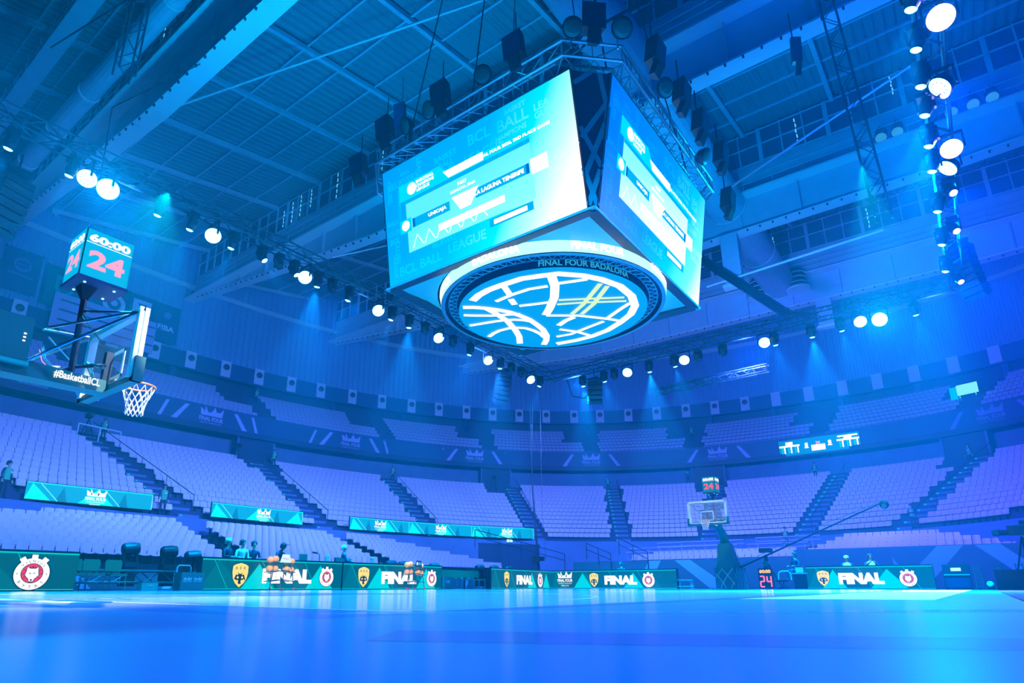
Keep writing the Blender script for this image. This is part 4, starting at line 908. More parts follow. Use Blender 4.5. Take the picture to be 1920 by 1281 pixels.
line_array((-11.2, -12.4, 11.7), 'curved stack of black loudspeakers hanging at the far left edge', 7, 1.9)
line_array((-11, 12.0, 12.2), 'curved stack of black loudspeakers hanging from the left truss near the corner', 7, 1.2)
line_array((11.3, 13.4, 13.4), 'curved stack of black loudspeakers hanging at the right truss', 9, -.6)
line_array((-7.0, 15.9, 11.9), 'pale hanging loudspeaker stack below the far truss corner', 5, .6)
# cables
for pts, rr, lb in (([(-8.5, 15.2, 12.3), (-8.2, 15.2, 11.2), (-7.4, 15.2, 10.9), (-6.7, 15.2, 11.3), (-6.4, 15.2, 12.2)], .03, 'looped dark cable hanging from the far truss corner'),
                    ([(-18.6, -4, 28), (-14, -9.6, 18), (-12.2, -10, 13.2)], .025, 'thin dark cable dropping from the roof to the left truss'),
                    ([(-24, -10, 27), (-15, -9.4, 24.6), (-9, -9, 26)], .04, 'sagging dark cable beside the thick pipe'),
                    ([(1.0, 8, 29), (1.2, 2, 22), (1.4, -3, 14.2)], .05, 'bundle of black cables dropping to the scoreboard'), ([(0.4, 8, 29), (.5, 2, 22), (.8, -3, 14.2)], .05, 'second bundle of black cables dropping to the scoreboard'),
                    ([(2.6, 4, 29), (2.2, 0, 21), (2.4, -3.6, 14.2)], .06, 'thick black cable curving down to the scoreboard truss')):
    g = MB(); g.tube(pts, rr, 'black', 6); tag(g.build('cable', origin=pts[0]), lb, 'cable')

# ------------------------------------------------------------------ basketball stanchions
def hoop(Yb, sgn, label, facecol, base_label):
    """Yb: y of the backboard's face; sgn: +1 the board faces +y (near end), -1 it faces -y"""
    S = sgn; root = thing('basketball_stanchion', label, 'basketball hoop', (0, Yb-S*3.0, 0), 'basketball stanchions')
    bx = lambda g, c, d, m, R=None: g.box((c[0], Yb+S*c[1], c[2]), d, m, R)
    # board: white rim frame, target square, pane, pads
    g = MB()
    for x in (-.87, .87): bx(g, (x, -.03, 3.425), (.07, .06, 1.05), 'board_frame')
    for z in (2.94, 3.915): bx(g, (0, -.03, z), (1.80, .06, .07), 'board_frame')
    bx(g, (0, -.09, 3.915), (1.7, .06, .12), 'board_frame')
    for x in (-.84, .84): bx(g, (x, -.09, 3.4), (.1, .07, 1.0), 'board_frame')
    g.build('board_frame', root)
    g = MB()
    for x in (-.285, .285): bx(g, (x, -.005, 3.27), (.05, .01, .45), 'board_frame')
    for z in (3.07, 3.47): bx(g, (0, -.005, z), (.62, .01, .05), 'board_frame')
    g.build('target_square', root)
    g = MB(); bx(g, (0, -.02, 3.425), (1.72, .012, .98), 'glass'); g.build('glass_pane', root)
    g = MB(); bx(g, (0, -.03, 2.885), (1.86, .13, .09), 'green_pad'); 
    for x in (-.91, .91): bx(g, (x, -.03, 3.02), (.09, .13, .36), 'green_pad')
    g.build('edge_pad', root)
    fr = frame((-.9*S*1.0 if S < 0 else .9, Yb+S*.012, 2.9), (S*-1.0 if S > 0 else 1, 0, 0)) if False else frame((S*.9, Yb+S*.012, 2.9), (-S, 0, 0))
    g = MB(); g.rect(fr, 1.28, .12, 1.72, .26, 'led_green', .002); g.text(fr, 'FINAL FOUR', 1.5, .19, .07, 'board_frame', .38, .004); g.build('board_sticker', root)
    # ring and net
    g = MB(); cyr = Yb+S*.375; n = 32
    g.tube([(0+.235*cos(2*pi*i/n), cyr+.235*sin(2*pi*i/n), 3.05) for i in range(n+1)], .014, 'orange', 8, cap=False); bx(g, (0, .08, 3.035), (.14, .16, .03), 'orange'); bx(g, (0, .01, 3.0), (.2, .03, .16), 'orange')
    g.build('rim', root)
    g = MB(); m = 12; lv = [(.228, 3.03), (.185, 2.92), (.15, 2.83), (.128, 2.75), (.118, 2.67), (.122, 2.60)]
    for i in range(m):
        for j in range(5):
            a0 = 2*pi*(i+(j % 2)*.5)/m
            for sg in (-.5, .5):
                a1 = a0+2*pi*sg/m; (r0, z0), (r1, z1) = lv[j], lv[j+1]
                g.tube([(r0*cos(a0), cyr+r0*sin(a0), z0), ((r0+r1)/2*cos((a0+a1)/2)*1.0, cyr+(r0+r1)/2*sin((a0+a1)/2), (z0+z1)/2-.008), (r1*cos(a1), cyr+r1*sin(a1), z1)], .0065, 'net', 4)
    g.build('net', root)
    # arm with tapered pads
    g = MB(); P = [Vector(v) for v in ((-.14, -.12, 2.80), (.14, -.12, 2.80), (.14, -.12, 2.98), (-.14, -.12, 2.98), (-.17, -1.55, 2.78), (.17, -1.55, 2.78), (.17, -1.55, 3.02), (-.17, -1.55, 3.02))]
    g.add([Vector((v.x, Yb+S*v.y, v.z)) for v in P], [(3, 2, 1, 0), (4, 5, 6, 7), (0, 1, 5, 4), (1, 2, 6, 5), (2, 3, 7, 6), (3, 0, 4, 7)], 'green_pad'); arm = g.build('arm', root)
    g = MB(); fr2 = frame((.171, Yb-1.5, 2.80), (0, 1, 0)) if S > 0 else frame((-.171, Yb+1.5, 2.80), (0, -1, 0))
    g.text(frame((.165, Yb-S*1.5, 2.82), (0, 1, 0)), '#BasketballCL', 1.0 if S > 0 else -1.0, .09, .12, 'led_white', .58, .012, .03); g.text(frame((-.165, Yb-S*1.5, 2.82), (0, -1, 0)), '#BasketballCL', -1.0 if S > 0 else 1.0, .09, .12, 'led_white', .58, .012, .03)
    g.build('lettering', arm)
    # rods from the arm to the board's corners
    for (x0, y0, z0), (x1, y1, z1), rr in (((.15, -1.12, 3.0), (.82, -.12, 3.88), .022), ((-.15, -1.12, 3.0), (-.82, -.12, 3.88), .022), ((.05, -.95, 3.55), (.80, -.14, 3.88), .02), ((-.05, -.95, 3.55), (-.80, -.14, 3.88), .02), ((0, -.9, 3.45), (-.6, -.3, 3.3), .012)):
        g = MB(); g.tube([(x0, Yb+S*y0, z0), (x1, Yb+S*y1, z1)], rr, 'chrome', 8); g.build('brace_rod', root)
    g = MB(); bx(g, (0, -.10, 3.2), (.10, .10, .5), 'black_metal'); g.tube([(-.2, Yb-S*.2, 3.1), (0, Yb-S*.35, 3.2), (.15, Yb-S*.2, 3.16)], .03, 'chrome', 6); g.tube([(0, Yb-S*.7, 3.0), (0, Yb-S*.5, 3.12), (.1, Yb-S*.15, 3.22)], .025, 'black', 6); g.build('board_bracket', root)
    for q, (dx, m_) in enumerate(((.05, 'net'), (-.04, 'clock_pink'), (.1, 'net'))):
        g = MB(); g.tube([(dx, Yb-S*.95, 3.25), (dx+.08, Yb-S*.92, 3.08), (dx, Yb-S*.8, 3.02), (dx-.05, Yb-S*.7, 3.05)], .008, m_, 4); g.build('wire', root)
    # sloping main arm, tower and padded base
    g = MB()
    for dx in (-.1, .1): g.tube([(dx, Yb-S*1.4, 2.86), (dx, Yb-S*1.9, 2.55), (dx, Yb-S*2.5, 1.75)], [.10, .12, .14], 'green_pad', 8)
    g.build('main_arm', root)
    g = MB(); P = [(-.26, -1.9, 2.12), (.26, -1.9, 2.12), (.26, -2.5, 2.12), (-.26, -2.5, 2.12), (-.40, -1.75, .95), (.40, -1.75, .95), (.40, -3.1, .95), (-.40, -3.1, .95)]
    g.add([(x, Yb+S*y, z) for x, y, z in P], [(0, 1, 2, 3), (7, 6, 5, 4), (4, 5, 1, 0), (5, 6, 2, 1), (6, 7, 3, 2), (7, 4, 0, 3)], 'green_pad'); g.build('tower_pad', root)
    g = MB(); bx(g, (0, -2.6, .5), (.92, 1.9, .95), 'green_pad'); base = g.build('base_pad', root)
    g = MB()
    if S < 0:
        f = frame((-.46, Yb+1.64, .03), (1, 0, 0)); f2 = frame((.462, Yb+1.7, .03), (0, 1, 0))
        for ff, wd in ((f, .92), (f2, 1.8)):
            for k in range(-4, 9):
                x0 = k*.24
                for sg in (1, -1):
                    pts_ = []
                    for q in range(13):
                        z = .9*q/12; x = x0+sg*(.62*(q/12)**1.25)
                        if .01 <= x <= wd-.01: pts_.append((x, z+.01))
                    if len(pts_) > 3 and (k+(sg > 0)) % 2 == 0: g.strip(ff, pts_, .03, 'net', .006)
    if g.v: g.build('net_pattern', base)
    return root
hoop(-12.84, 1, 'near green-padded basketball hoop with clear board and orange rim at far left', None, '')
hoop(12.95, -1, 'far basketball stanchion with white-framed clear board and padded base', None, '')
# shot-clock cubes on the boards
def shot_clock(c, wx, wy, h, S, face, label, pole_y):
    c = Vector(c); root = thing('shot_clock', label, 'scoreboard', (c.x, c.y, c.z-h/2), 'shot clocks over the boards')
    g = MB(); g.box(c, (wx-.02, wy-.02, h), 'black'); g.box(c+Vector((0, 0, -h/2-.02)), (wx+.02, wy+.02, .05), 'navy'); g.build('cabinet', root)
    for (nx, ny) in ((1, 0), (0, -1), (0, 1), (-1, 0)):
        r = Vector((-ny, nx, 0)); n = Vector((nx, ny, 0)); half = wy/2 if nx else wx/2; fr = frame(c+n*(wx/2 if nx else wy/2)-r*half+Vector((0, 0, -h/2)), r); W = 2*half
        g = MB(); g.rect(fr, .015, .01, W-.015, h-.01, face, .001); g.rect(fr, .02, h*.70, W-.02, h*.715, 'clock_white', .004)
        g.text(fr, '60:00', W/2, h*.82, h*.17, 'clock_white', W*.86, .006, .05); g.text(fr, '24', W/2-.0, h*.38, h*.38, 'clock_pink' if face == 'clock_face' else 'clock_red', W*.76, .006, .04); g.build('display_face', root)
    g = MB(); g.lathe([(.035, 0), (.16, .24)], (c.x, pole_y, c.z-h/2-.28), 'black', 4); g.tube([(c.x, pole_y, c.z-h/2-.25), (0, pole_y, 3.0)], .045, 'black', 8); g.build('pole', root)
    for dx in (-.2, .2):
        for dy in (-.2, .2): g = MB(); g.box(c+Vector((dx, dy, -h/2-.05)), (.03, .03, .02), 'tiny_led'); g.build('stud', root)
    for a, b in (((0, pole_y, c.z-h/2-.45), (-.5*0+.8, pole_y+S*.45, 3.88)), ((0, pole_y, 3.9), (.0, pole_y+S*.35, 3.55))):
        g = MB(); g.tube([a, b], .02, 'chrome', 6); g.build('stay_rod', root)
shot_clock((-.08, -13.28, 4.80), .60, .66, .76, 1, 'clock_face', 'blue shot clock cube reading 24 above the near hoop', -13.38)
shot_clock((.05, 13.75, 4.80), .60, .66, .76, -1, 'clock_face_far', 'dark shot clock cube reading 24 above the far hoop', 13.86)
# box hanging behind the near hoop (at the left edge)
t = thing('back_weight_case', 'large dark green padded case at the left edge behind the near hoop arm', 'padding', (0, -14.9, 2.9))
g = MB(); g.box((0, -14.52, 3.27), (.42, 1.1, .62), 'green_pad'); g.build('case', t)
g = MB(); g.box((0, -14.52, 2.93), (.5, 1.14, .05), 'green_light'); g.build('bottom_panel', t)
for q in range(3): g = MB(); g.box((.215, -14.05, 3.34-.05*q), (.01, .03, .02), 'clock_white'); g.build('indicator_light', t)

# floor clock beside the far hoop
t = thing('floor_clock', 'small floor clock with amber 60:00 over red 24 beside the far hoop', 'clock', (1.75, 15.0, 0))
g = MB(); g.box((1.75, 15.0, .47), (.62, .22, .92), 'black'); g.build('cabinet', t)
fr = frame((1.44, 14.885, .01), (1, 0, 0))
g = MB(); g.text(fr, '60:00', .31, .78, .16, 'amber', .5, .004, .05); g.build('time_digits', t)
g = MB()
def seg(g, fr, x, y, w, h, on, mt, off=.004, th=.055):
    L = {'a': ((x, y+h), (x+w, y+h)), 'b': ((x+w, y+h), (x+w, y+h/2)), 'c': ((x+w, y+h/2), (x+w, y)), 'd': ((x, y), (x+w, y)), 'e': ((x, y), (x, y+h/2)), 'f': ((x, y+h/2), (x, y+h)), 'g': ((x, y+h/2), (x+w, y+h/2))}
    for k in on: g.strip(fr, L[k], th, mt, off)
seg(g, fr, .07, .1, .17, .46, 'abged', 'seg_red'); seg(g, fr, .37, .1, .17, .46, 'fgbc', 'seg_red'); g.build('shot_digits', t)

# ------------------------------------------------------------------ ribbon screens, fascia banners, wall pieces
def ribbon(pts, z0, h, label, logos):
    """pts: plan points left to right"""
    P = [Vector((x, y, 0)) for x, y in pts]; o = P[0]; root = thing('ribbon_screen', label, 'led screen', (o.x, o.y, z0), 'ribbon screens on the lower tier wall'); Ltot = sum((P[i+1]-P[i]).length for i in range(len(P)-1)); s = 0
    k = 0
    for i in range(len(P)-1):
        w = (P[i+1]-P[i]).length; fr = frame(P[i]+UP*z0, P[i+1]-P[i]); n = fr[1].cross(fr[2]); c = (P[i]+P[i+1])/2-n*.08+UP*(z0+h/2)
        g = MB(); g.box(c, (w, .14, h+.06), 'black', Matrix.Rotation(atan2(fr[1].y, fr[1].x), 3, 'Z')); g.build('cabinet', root)
        g = MB(); g.rect(fr, 0, 0, w, h, 'rib_blue', .002); g.rect(fr, 0, h-.05, w, h, 'rib_cyan', .008)
        q = -.6
        while q < w:
            a = max(0, q); g.poly(fr, [(max(0, q), 0), (min(w, q+1.7), 0), (min(w, max(0, q+.85)), h-.05)], 'rib_cyan', .004) if q+1.7 < w+.6 else None
            g.strip(fr, [(min(w, max(0, q+1.2)), h-.05), (min(w, max(0, q+2.0)), 0)], .05, 'rib_line', .006); 
            if q+2.4 < w: g.poly(fr, [(q+1.9, 0), (q+2.4, 0), (q+2.2, h-.1)], 'rib_deep', .004)
            q += 2.9
        g.build('screen', root)
        for lx in logos[i]: g = MB(); art_crown(g, fr, lx, h*.46, h*1.22, 'led_white', .012, True, 'led_ink'); g.build('event_logo', root)
ribbon([(-26.06, -6.35), (-26.06, -.42)], 4.16, .83, 'first cyan ribbon screen from the left, between two stewards', [[3.1]])
ribbon([(-26.06, 3.05), (-26.06, 9.5)], 4.10, .83, 'second cyan ribbon screen from the left', [[3.5]])
pr = [sup(t_, -.25) for t_ in (-77.2, -68, -57.5, -46.4)]
ribbon([(p.x, p.y) for p in pr], 4.08, .86, 'long curved cyan ribbon screen, third from the left', [[2.6], [2.9], [3.3]])
def arc_frame(th, d, z, w=1.0):
    p = sup(th, d-.04, z); t = tang(th, d); return (p, -t if False else t, UP)
for i, th in enumerate((-101.1, -85.1, -68.2, -50.5, -32.3, -11.9, 24.9)):
    fr = arc_frame(th, 15.2, 14.2); r_ = thing('fascia_banner', 'dark blue balcony banner with pale crown logo between slanted stripes, %s from the left' % NUM[i], 'banner', tuple(fr[0]), 'crown logo banners on the balcony front')
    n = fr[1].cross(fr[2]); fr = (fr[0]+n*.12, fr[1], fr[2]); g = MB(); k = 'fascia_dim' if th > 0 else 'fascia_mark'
    g.rect(fr, -5.2, -.95, 5.2, 1.05, 'fascia', .0); g.build('cloth', r_)
    g = MB(); art_crown(g, fr, 0, .1, 2.2, k, .02, True, None); g.build('event_logo', r_)
    for sx in (-1, 1):
        for pp in ([(sx*2.0, .85), (sx*2.35, .85), (sx*3.6, -.8), (sx*3.1, -.8)], [(sx*3.7, .85), (sx*3.95, .85), (sx*4.6, -.8), (sx*4.3, -.8)]):
            g = MB(); g.poly(fr, pp if sx < 0 else list(reversed(pp)), k, .02); g.build('stripe', r_)
# game ribbon scoreboard on the balcony front
th = 3.4; fr = arc_frame(th, 15.2, 13.3); n = fr[1].cross(fr[2]); fr = (fr[0]+n*.35, fr[1], fr[2])
r_ = thing('balcony_scoreboard', 'wide lit scoreboard with white bars and box clock on the balcony front at right', 'scoreboard', tuple(fr[0]))
g = MB(); g.rect(fr, -3.9, -.05, 3.9, 1.7, 'black', -.02); g.rect(fr, -3.8, 0, 3.8, 1.65, 'rib_deep', 0); g.build('screen', r_)
for k, sx in ((0, -1), (1, 1)):
    g = MB(); cx = sx*2.75; g.rect(fr, cx-1.0, .92, cx+1.0, 1.1, 'scr_white', .02); g.rect(fr, cx-.35, 1.1, cx+.35, 1.45, 'scr_white', .02)
    if sx > 0: g.rect(fr, cx-.9, 1.3, cx+.9, 1.45, 'scr_white', .02)
    for q in (-.8, -.15, .5): g.rect(fr, cx+q, .25, cx+q+.16, .92, 'led_line', .02); g.rect(fr, cx+q+.25, .25, cx+q+.38, .92, 'scr_white', .02)
    g.rect(fr, sx*1.1-.14, .75, sx*1.1+.14, 1.15, 'scr_white', .02); g.rect(fr, sx*1.1-.2, .6, sx*1.1+.2, .7, 'scr_white', .02); g.build('team_columns', r_)
g = MB(); g.rect(fr, -.65, .25, .65, .85, 'scr_white', .02); g.text(fr, '24', 0, 1.05, .3, 'clock_pink', .4, .02, .04); g.build('centre_clock', r_)
# loudspeaker panels on the dark band
for i, th in enumerate((-102.5, -99.0, -95.3, -91.5, -87.7, -84.1, -80.4, -76.7, -72.9, -69.3, -65.3, -61.4, -57.4, -53.6, -49.7, -45.9, -42.0, -38.0, -33.8, -29.9, -25.6, -21.3, -16.9, -12.6, -8.2, -3.8, 0.7, 5.1, 9.4, 13.7, 18.0, 22.2, 26.4)):
    fr = arc_frame(th, 24.25, 21.45); r_ = thing('speaker_panel', 'pale wall panel with round black loudspeaker under the corrugated wall', 'loudspeaker', tuple(fr[0]), 'pale speaker panels round the hall')
    n = fr[1].cross(fr[2]); g = MB(); g.box(fr[0]+UP*.8, (1.05, .16, 1.75), 'white_panel', Matrix.Rotation(atan2(fr[1].y, fr[1].x), 3, 'Z')); g.build('panel', r_)
    if th < -5: g = MB(); g.lathe([(.33, -.05), (.33, .06), (.2, .10)], fr[0]+UP*.98+n*.10, 'black', 18, n); g.build('speaker_cone', r_)
# struts under the band
for i, th in enumerate(range(-96, 30, 9)):
    p = sup(th+1.5, 25.0, 20.3); tag(MB().box(p+UP*.5, (.55, .5, 2.0), 'fascia').build('support_column', origin=p), 'short blue support column between balcony and speaker band, %s' % (NUM[i] if i < 17 else 'last')+' from the left', 'column', 'short columns behind the balcony seats')
# banners high on the left wall
for i, (y0, y1, z0, z1, txt, m_) in enumerate(((-4.6, -2.0, 23.6, 27.4, 'ball', 'fascia'), (-1.5, 1.4, 23.3, 27.0, 'shield', 'green_pad'), (1.6, 2.6, 23.4, 26.6, '', 'fascia'), (2.8, 5.2, 23.5, 27.0, 'ring', 'navy'), (5.3, 7.5, 23.9, 26.9, 'shield2', 'navy'), (7.6, 10.0, 22.9, 26.8, 'FIBA', 'fascia'))):
    xw = sup(-90+ (y0+y1)*.5*0.9, 24.6).x+1.15; root = thing('wall_banner', ['dark banner with ball emblem, leftmost on the corrugated wall', 'dark green banner with shield, second on the corrugated wall', 'narrow plain dark banner behind the shot clock', 'dark banner with round white emblem right of the shot clock', 'dark banner with white shield behind the near board', 'dark banner with white lettering beside the near board'][i], 'banner', (xw, (y0+y1)/2, z0))
    fr = frame((xw, y0, z0), (0, 1, 0)); w, h = y1-y0, z1-z0; g = MB(); g.rect(fr, 0, 0, w, h, m_, 0); g.box((xw-.1, (y0+y1)/2, z1), (.08, w+.2, .08), 'black_metal'); g.build('cloth', root); g = MB()
    if txt == 'ball':
        g.disc(fr, w/2, h*.65, .6, 'fascia_dim', .02); g.disc(fr, w/2, h*.65, .5, 'fascia', .03); 
        for a in (-.4, 0, .4): g.strip(fr, [(w/2-.45, h*.65+a*.8), (w/2, h*.65+a), (w/2+.45, h*.65+a*.8)], .07, 'fascia_dim', .04)
        g.strip(fr, [(w*.15, h*.42), (w*.85, h*.38)], .1, 'fascia_dim', .02)
    elif txt == 'shield': g.poly(fr, [(w*.25, h*.8), (w*.25, h*.45), (w*.5, h*.2), (w*.75, h*.45), (w*.75, h*.8)], 'green_light', .02); g.poly(fr, [(w*.35, h*.7), (w*.35, h*.47), (w*.5, h*.32), (w*.65, h*.47), (w*.65, h*.7)], 'green_pad', .03)
    elif txt == 'ring': g.disc(fr, w/2, h*.5, .98, 'white_panel', .02); g.disc(fr, w/2, h*.5, .6, 'navy', .03); g.disc(fr, w/2, h*.52, .3, 'white_panel', .04)
    elif txt == 'shield2': g.poly(fr, [(w*.12, h*.85), (w*.12, h*.4), (w*.5, h*.15), (w*.88, h*.4), (w*.88, h*.85)], 'white_panel', .02); g.poly(fr, [(w*.3, h*.72), (w*.5, h*.5), (w*.7, h*.72)], 'navy', .03)
    elif txt == 'FIBA': g.text(fr, 'FIBA', w/2, h*.38, .55, 'white_panel', 1.6, .02, .03); g.disc(fr, w/2, h*.72, .35, 'fascia_dim', .02)
    if g.v: g.build('emblem', root)
t = thing('mounting_board', 'large pale lilac board with dark slots behind the shot clock pole', 'wall board', (-49, 4.4, 21.6)); xb = sup(-88, 24.6).x+1.35
g = MB(); g.box((xb, 3.6, 23.0), (.12, 8.6, 3.2), 'fascia_mark'); g.build('board', t)
for z in (22.2, 23.1, 24.0): g = MB(); g.box((xb+.09, 3.8, z), (.08, 8.0, .12), 'navy'); g.build('slot', t)

# ------------------------------------------------------------------ stairs, handrails, doorways
for i, th in enumerate(AIS[1:9]):
    root = thing('stair_handrail', 'long dark handrail running down the %s stairway from the left' % NUM[i], 'handrail', tuple(sup(th, .3, LZ)), 'stairway handrails of the lower tier'); side = tang(th, 5)*.55
    g = MB(); top = [sup(th, LT*k+.2, LZ+LD*k+1.0)+side for k in range(1, LR+1)]; g.tube([top[0], top[-1]], .03, 'black', 6); g.build('rail', root)
    for k in range(1, LR, 3):
        g = MB(); q = sup(th, LT*k+.2, LZ+LD*(k-0))+side; g.tube([q, q+UP*1.0], .022, 'black', 5); g.build('post', root)
    st = thing('aisle_stairs', 'stairway of low steps with cyan edge lights, %s from the left' % NUM[i], 'stairs', tuple(sup(th, .3, LZ)), 'lower tier stairways')
    for k in range(LR):
        p = sup(th, LT*k+LT-.2, LZ+LD*k); t = tang(th, LT*k); a = atan2(t.y, t.x); Rm = Matrix.Rotation(a, 3, 'Z')
        g = MB(); g.box(p+UP*.12, (1.3, .42, .25), 'stair', Rm); g.build('step_block', st)
        g = MB(); g.box(p+UP*.16+t*-.5-inward(th, LT*k)*(-.23), (.16, .03, .09), 'step_light', Rm); g.build('edge_light', st)
for i, th in enumerate(UAIS[1:9]):
    st = thing('aisle_stairs', 'balcony stairway of pale steps, %s from the left' % NUM[i], 'stairs', tuple(sup(th, 16.5, UZ)), 'balcony stairways')
    for k in range(UR):
        p = sup(th, 16.3+UT*k+UT-.2, UZ+UD*k); t = tang(th, 20); Rm = Matrix.Rotation(atan2(t.y, t.x), 3, 'Z'); g = MB(); g.box(p+UP*.16, (1.5, .45, .32), 'step', Rm); g.build('step_block', st)
for i, th in enumerate((-79.6, -47.2, -13.8, 21.2)):
    p = sup(th, 15.6, LZ+LD*LR); t = tang(th, 15); Rm = Matrix.Rotation(atan2(t.y, t.x), 3, 'Z'); g = MB(); g.box(p+UP*.9-inward(th)*.6, (3.4, 1.2, 4.6), 'navy', Rm); o = struct(g, 'door_%d' % (i+1))
    g = MB()
    for sx in (-1, 1): g.box(p+UP*.7+t*sx*1.75+inward(th)*.1, (.14, .2, 3.6), 'concrete', Rm)
    g.build('door_frame', o)
# player tunnel door in the front wall behind the left stand
th = -50.8; p = sup(th, -.06, 0); t = tang(th); Rm = Matrix.Rotation(atan2(t.y, t.x), 3, 'Z')
g = MB(); g.box(p+UP*1.75, (5.6, .2, 3.5), 'navy', Rm); o = struct(g, 'door_5')
g = MB()
for sx in (-2.8, 0, 2.8): g.box(p+UP*1.75+t*sx+inward(th)*.12, (.12, .1, 3.5), 'step', Rm)
g.box(p+UP*3.55+inward(th)*.12, (5.8, .1, .15), 'step', Rm); g.build('door_frame', o)
t_ = thing('exit_light', 'small red warning light over two lamps above the tunnel door', 'light', tuple(p+UP*3.9)); g = MB(); g.box(p+UP*4.2+inward(th)*.15, (.25, .12, .35), 'red_rubber', Rm); g.build('red_lamp', t_)
for sx in (-.15, .15): g = MB(); g.box(p+UP*3.85+t*sx+inward(th)*.15, (.2, .1, .2), 'tiny_led', Rm); g.build('lamp_head', t_)
# rails beside the tunnel
for a, b, lb in (((-19.9, 20.4, 3.2), (-16.4, 27.4, 1.6), 'dark handrail sloping down to the tunnel door'), ((-11.0, 31.0, 1.7), (-13.4, 31.0, 2.9), 'dark stair rail rising left of the press platform'), ((-14.2, 31.0, 1.7), (-16.3, 30.8, 2.6), 'dark stair rail sloping left behind the far corner')):
    r_ = thing('handrail', lb, 'handrail', a); A_, B_ = Vector(a), Vector(b)
    for dz in (1.0, .5): g = MB(); g.tube([A_+UP*dz, B_+UP*dz], .03, 'black', 5); g.build('rail', r_)
    for q in (0, .5, 1): c_ = A_*(1-q)+B_*q; g = MB(); g.tube([c_-UP*.3, c_+UP*1.0], .03, 'black', 5); g.build('post', r_)

# ------------------------------------------------------------------ people
_pose = {}
def pose_mesh(pose, fingers=True):
    """one continuous body grown over a skeleton; returns verts, faces and a bone tag per face"""
    if pose in _pose: return _pose[pose]
    J = {'pelvis': ((0, 0, .95), .14), 'waist': ((0, 0, 1.08), .125), 'chest': ((0, -.01, 1.28), .155), 'neck0': ((0, 0, 1.45), .07), 'neck': ((0, -.01, 1.50), .055), 'jaw': ((0, -.035, 1.58), .065), 'head': ((0, -.01, 1.66), .10), 'crown': ((0, .01, 1.73), .075), 'nose': ((0, -.125, 1.64), .014)}
    seat = pose == 'sit'
    for s, n in ((-1, 'r'), (1, 'l')):
        J['hip'+n] = ((s*.09, 0, .90), .10)
        if seat: J['knee'+n] = ((s*.12, -.42, .90), .065); J['ank'+n] = ((s*.12, -.40, .50), .045); J['toe'+n] = ((s*.13, -.56, .455), .035)
        else: J['knee'+n] = ((s*.11, -.02, .50), .062); J['ank'+n] = ((s*.12, .02, .09), .045); J['toe'+n] = ((s*.14, -.14, .04), .038)
        J['sh'+n] = ((s*.19, 0, 1.40), .065)
        el, wr = {'stand': ((s*.25, .03, 1.13), (s*.26, -.06, .88)), 'sit': ((s*.25, -.02, 1.14), (s*.18, -.26, 1.12)), 'fold': ((s*.26, -.05, 1.14), (-s*.05, -.24, 1.17)), 'lean': ((s*.27, -.16, 1.16), (s*.22, -.38, 1.02)), 'camera': ((s*.26, -.14, 1.2), (s*.10, -.36, 1.38))}[pose]
        J['el'+n] = (el, .045); J['wr'+n] = (wr, .03)
        d = (Vector(wr)-Vector(el)).normalized(); p = Vector(wr)+d*.07; J['palm'+n] = (tuple(p), .032)
        sd = d.cross(Vector((0, 1, 0.2))).normalized(); curl = Vector((0, -.3, -.5))
        for k in range(4): J['f%d%s' % (k, n)] = (tuple(p+d*(.085-.01*abs(k-1.3))+sd*(k-1.5)*.019+curl*.02), .0085)
        J['th'+n] = (tuple(Vector(wr)+d*.05+sd*-.05+Vector((0, -.02, 0))), .0095)
    if pose == 'lean':
        for k in J:
            (x, y, z), r = J[k]
            if z > 1.0 and not k.startswith(('hip', 'knee')): q = (z-1.0); J[k] = ((x, y-.45*q, z-.10*q), r)
    B = [('pelvis', 'waist', 'b'), ('waist', 'chest', 't'), ('chest', 'neck0', 't'), ('neck0', 'neck', 's'), ('neck', 'jaw', 's'), ('jaw', 'head', 's'), ('head', 'crown', 's'), ('head', 'nose', 's')]
    for n in 'rl':
        B += [('pelvis', 'hip'+n, 'b'), ('hip'+n, 'knee'+n, 'b'), ('knee'+n, 'ank'+n, 'b'), ('ank'+n, 'toe'+n, 'f'), ('chest', 'sh'+n, 't'), ('sh'+n, 'el'+n, 't'), ('el'+n, 'wr'+n, 't'), ('wr'+n, 'palm'+n, 's'), ('palm'+n, 'th'+n, 's')]+[('palm'+n, 'f%d%s' % (k, n), 's') for k in range(4)]
    names = list(J); me = bpy.data.meshes.new('figure'); me.from_pydata([J[k][0] for k in names], [(names.index(a), names.index(b)) for a, b, c in B], [])
    o = bpy.data.objects.new('figure', me); COL.objects.link(o); sk = o.modifiers.new('skin', 'SKIN'); sub = o.modifiers.new('sub', 'SUBSURF'); sub.levels = 1
    for i, k in enumerate(names):
        d = me.skin_vertices[0].data[i]; r = J[k][1]; d.radius = (r, r*(.72 if k in ('pelvis', 'waist', 'chest') else 1)); d.use_root = (k == 'pelvis')
    bpy.context.view_layer.update(); ev = bpy.data.meshes.new_from_object(o.evaluated_get(bpy.context.evaluated_depsgraph_get()))
    V = [tuple(v.co) for v in ev.vertices]; F = [tuple(p.vertices) for p in ev.polygons]; T = []
    seg_ = [(Vector(J[a][0]), Vector(J[b][0]), c) for a, b, c in B]
    for p in ev.polygons:
        best = None
        for a, b, c in seg_:
            ab = b-a; t = max(0, min(1, (p.center-a).dot(ab)/max(ab.length_squared, 1e-9))); dd = (p.center-(a+ab*t)).length
            if best is None or dd < best[0]: best = (dd, c)
        T.append(best[1])
    bpy.data.objects.remove(o); bpy.data.meshes.remove(me); bpy.data.meshes.remove(ev)
    _pose[pose] = (V, F, T, J); return _pose[pose]
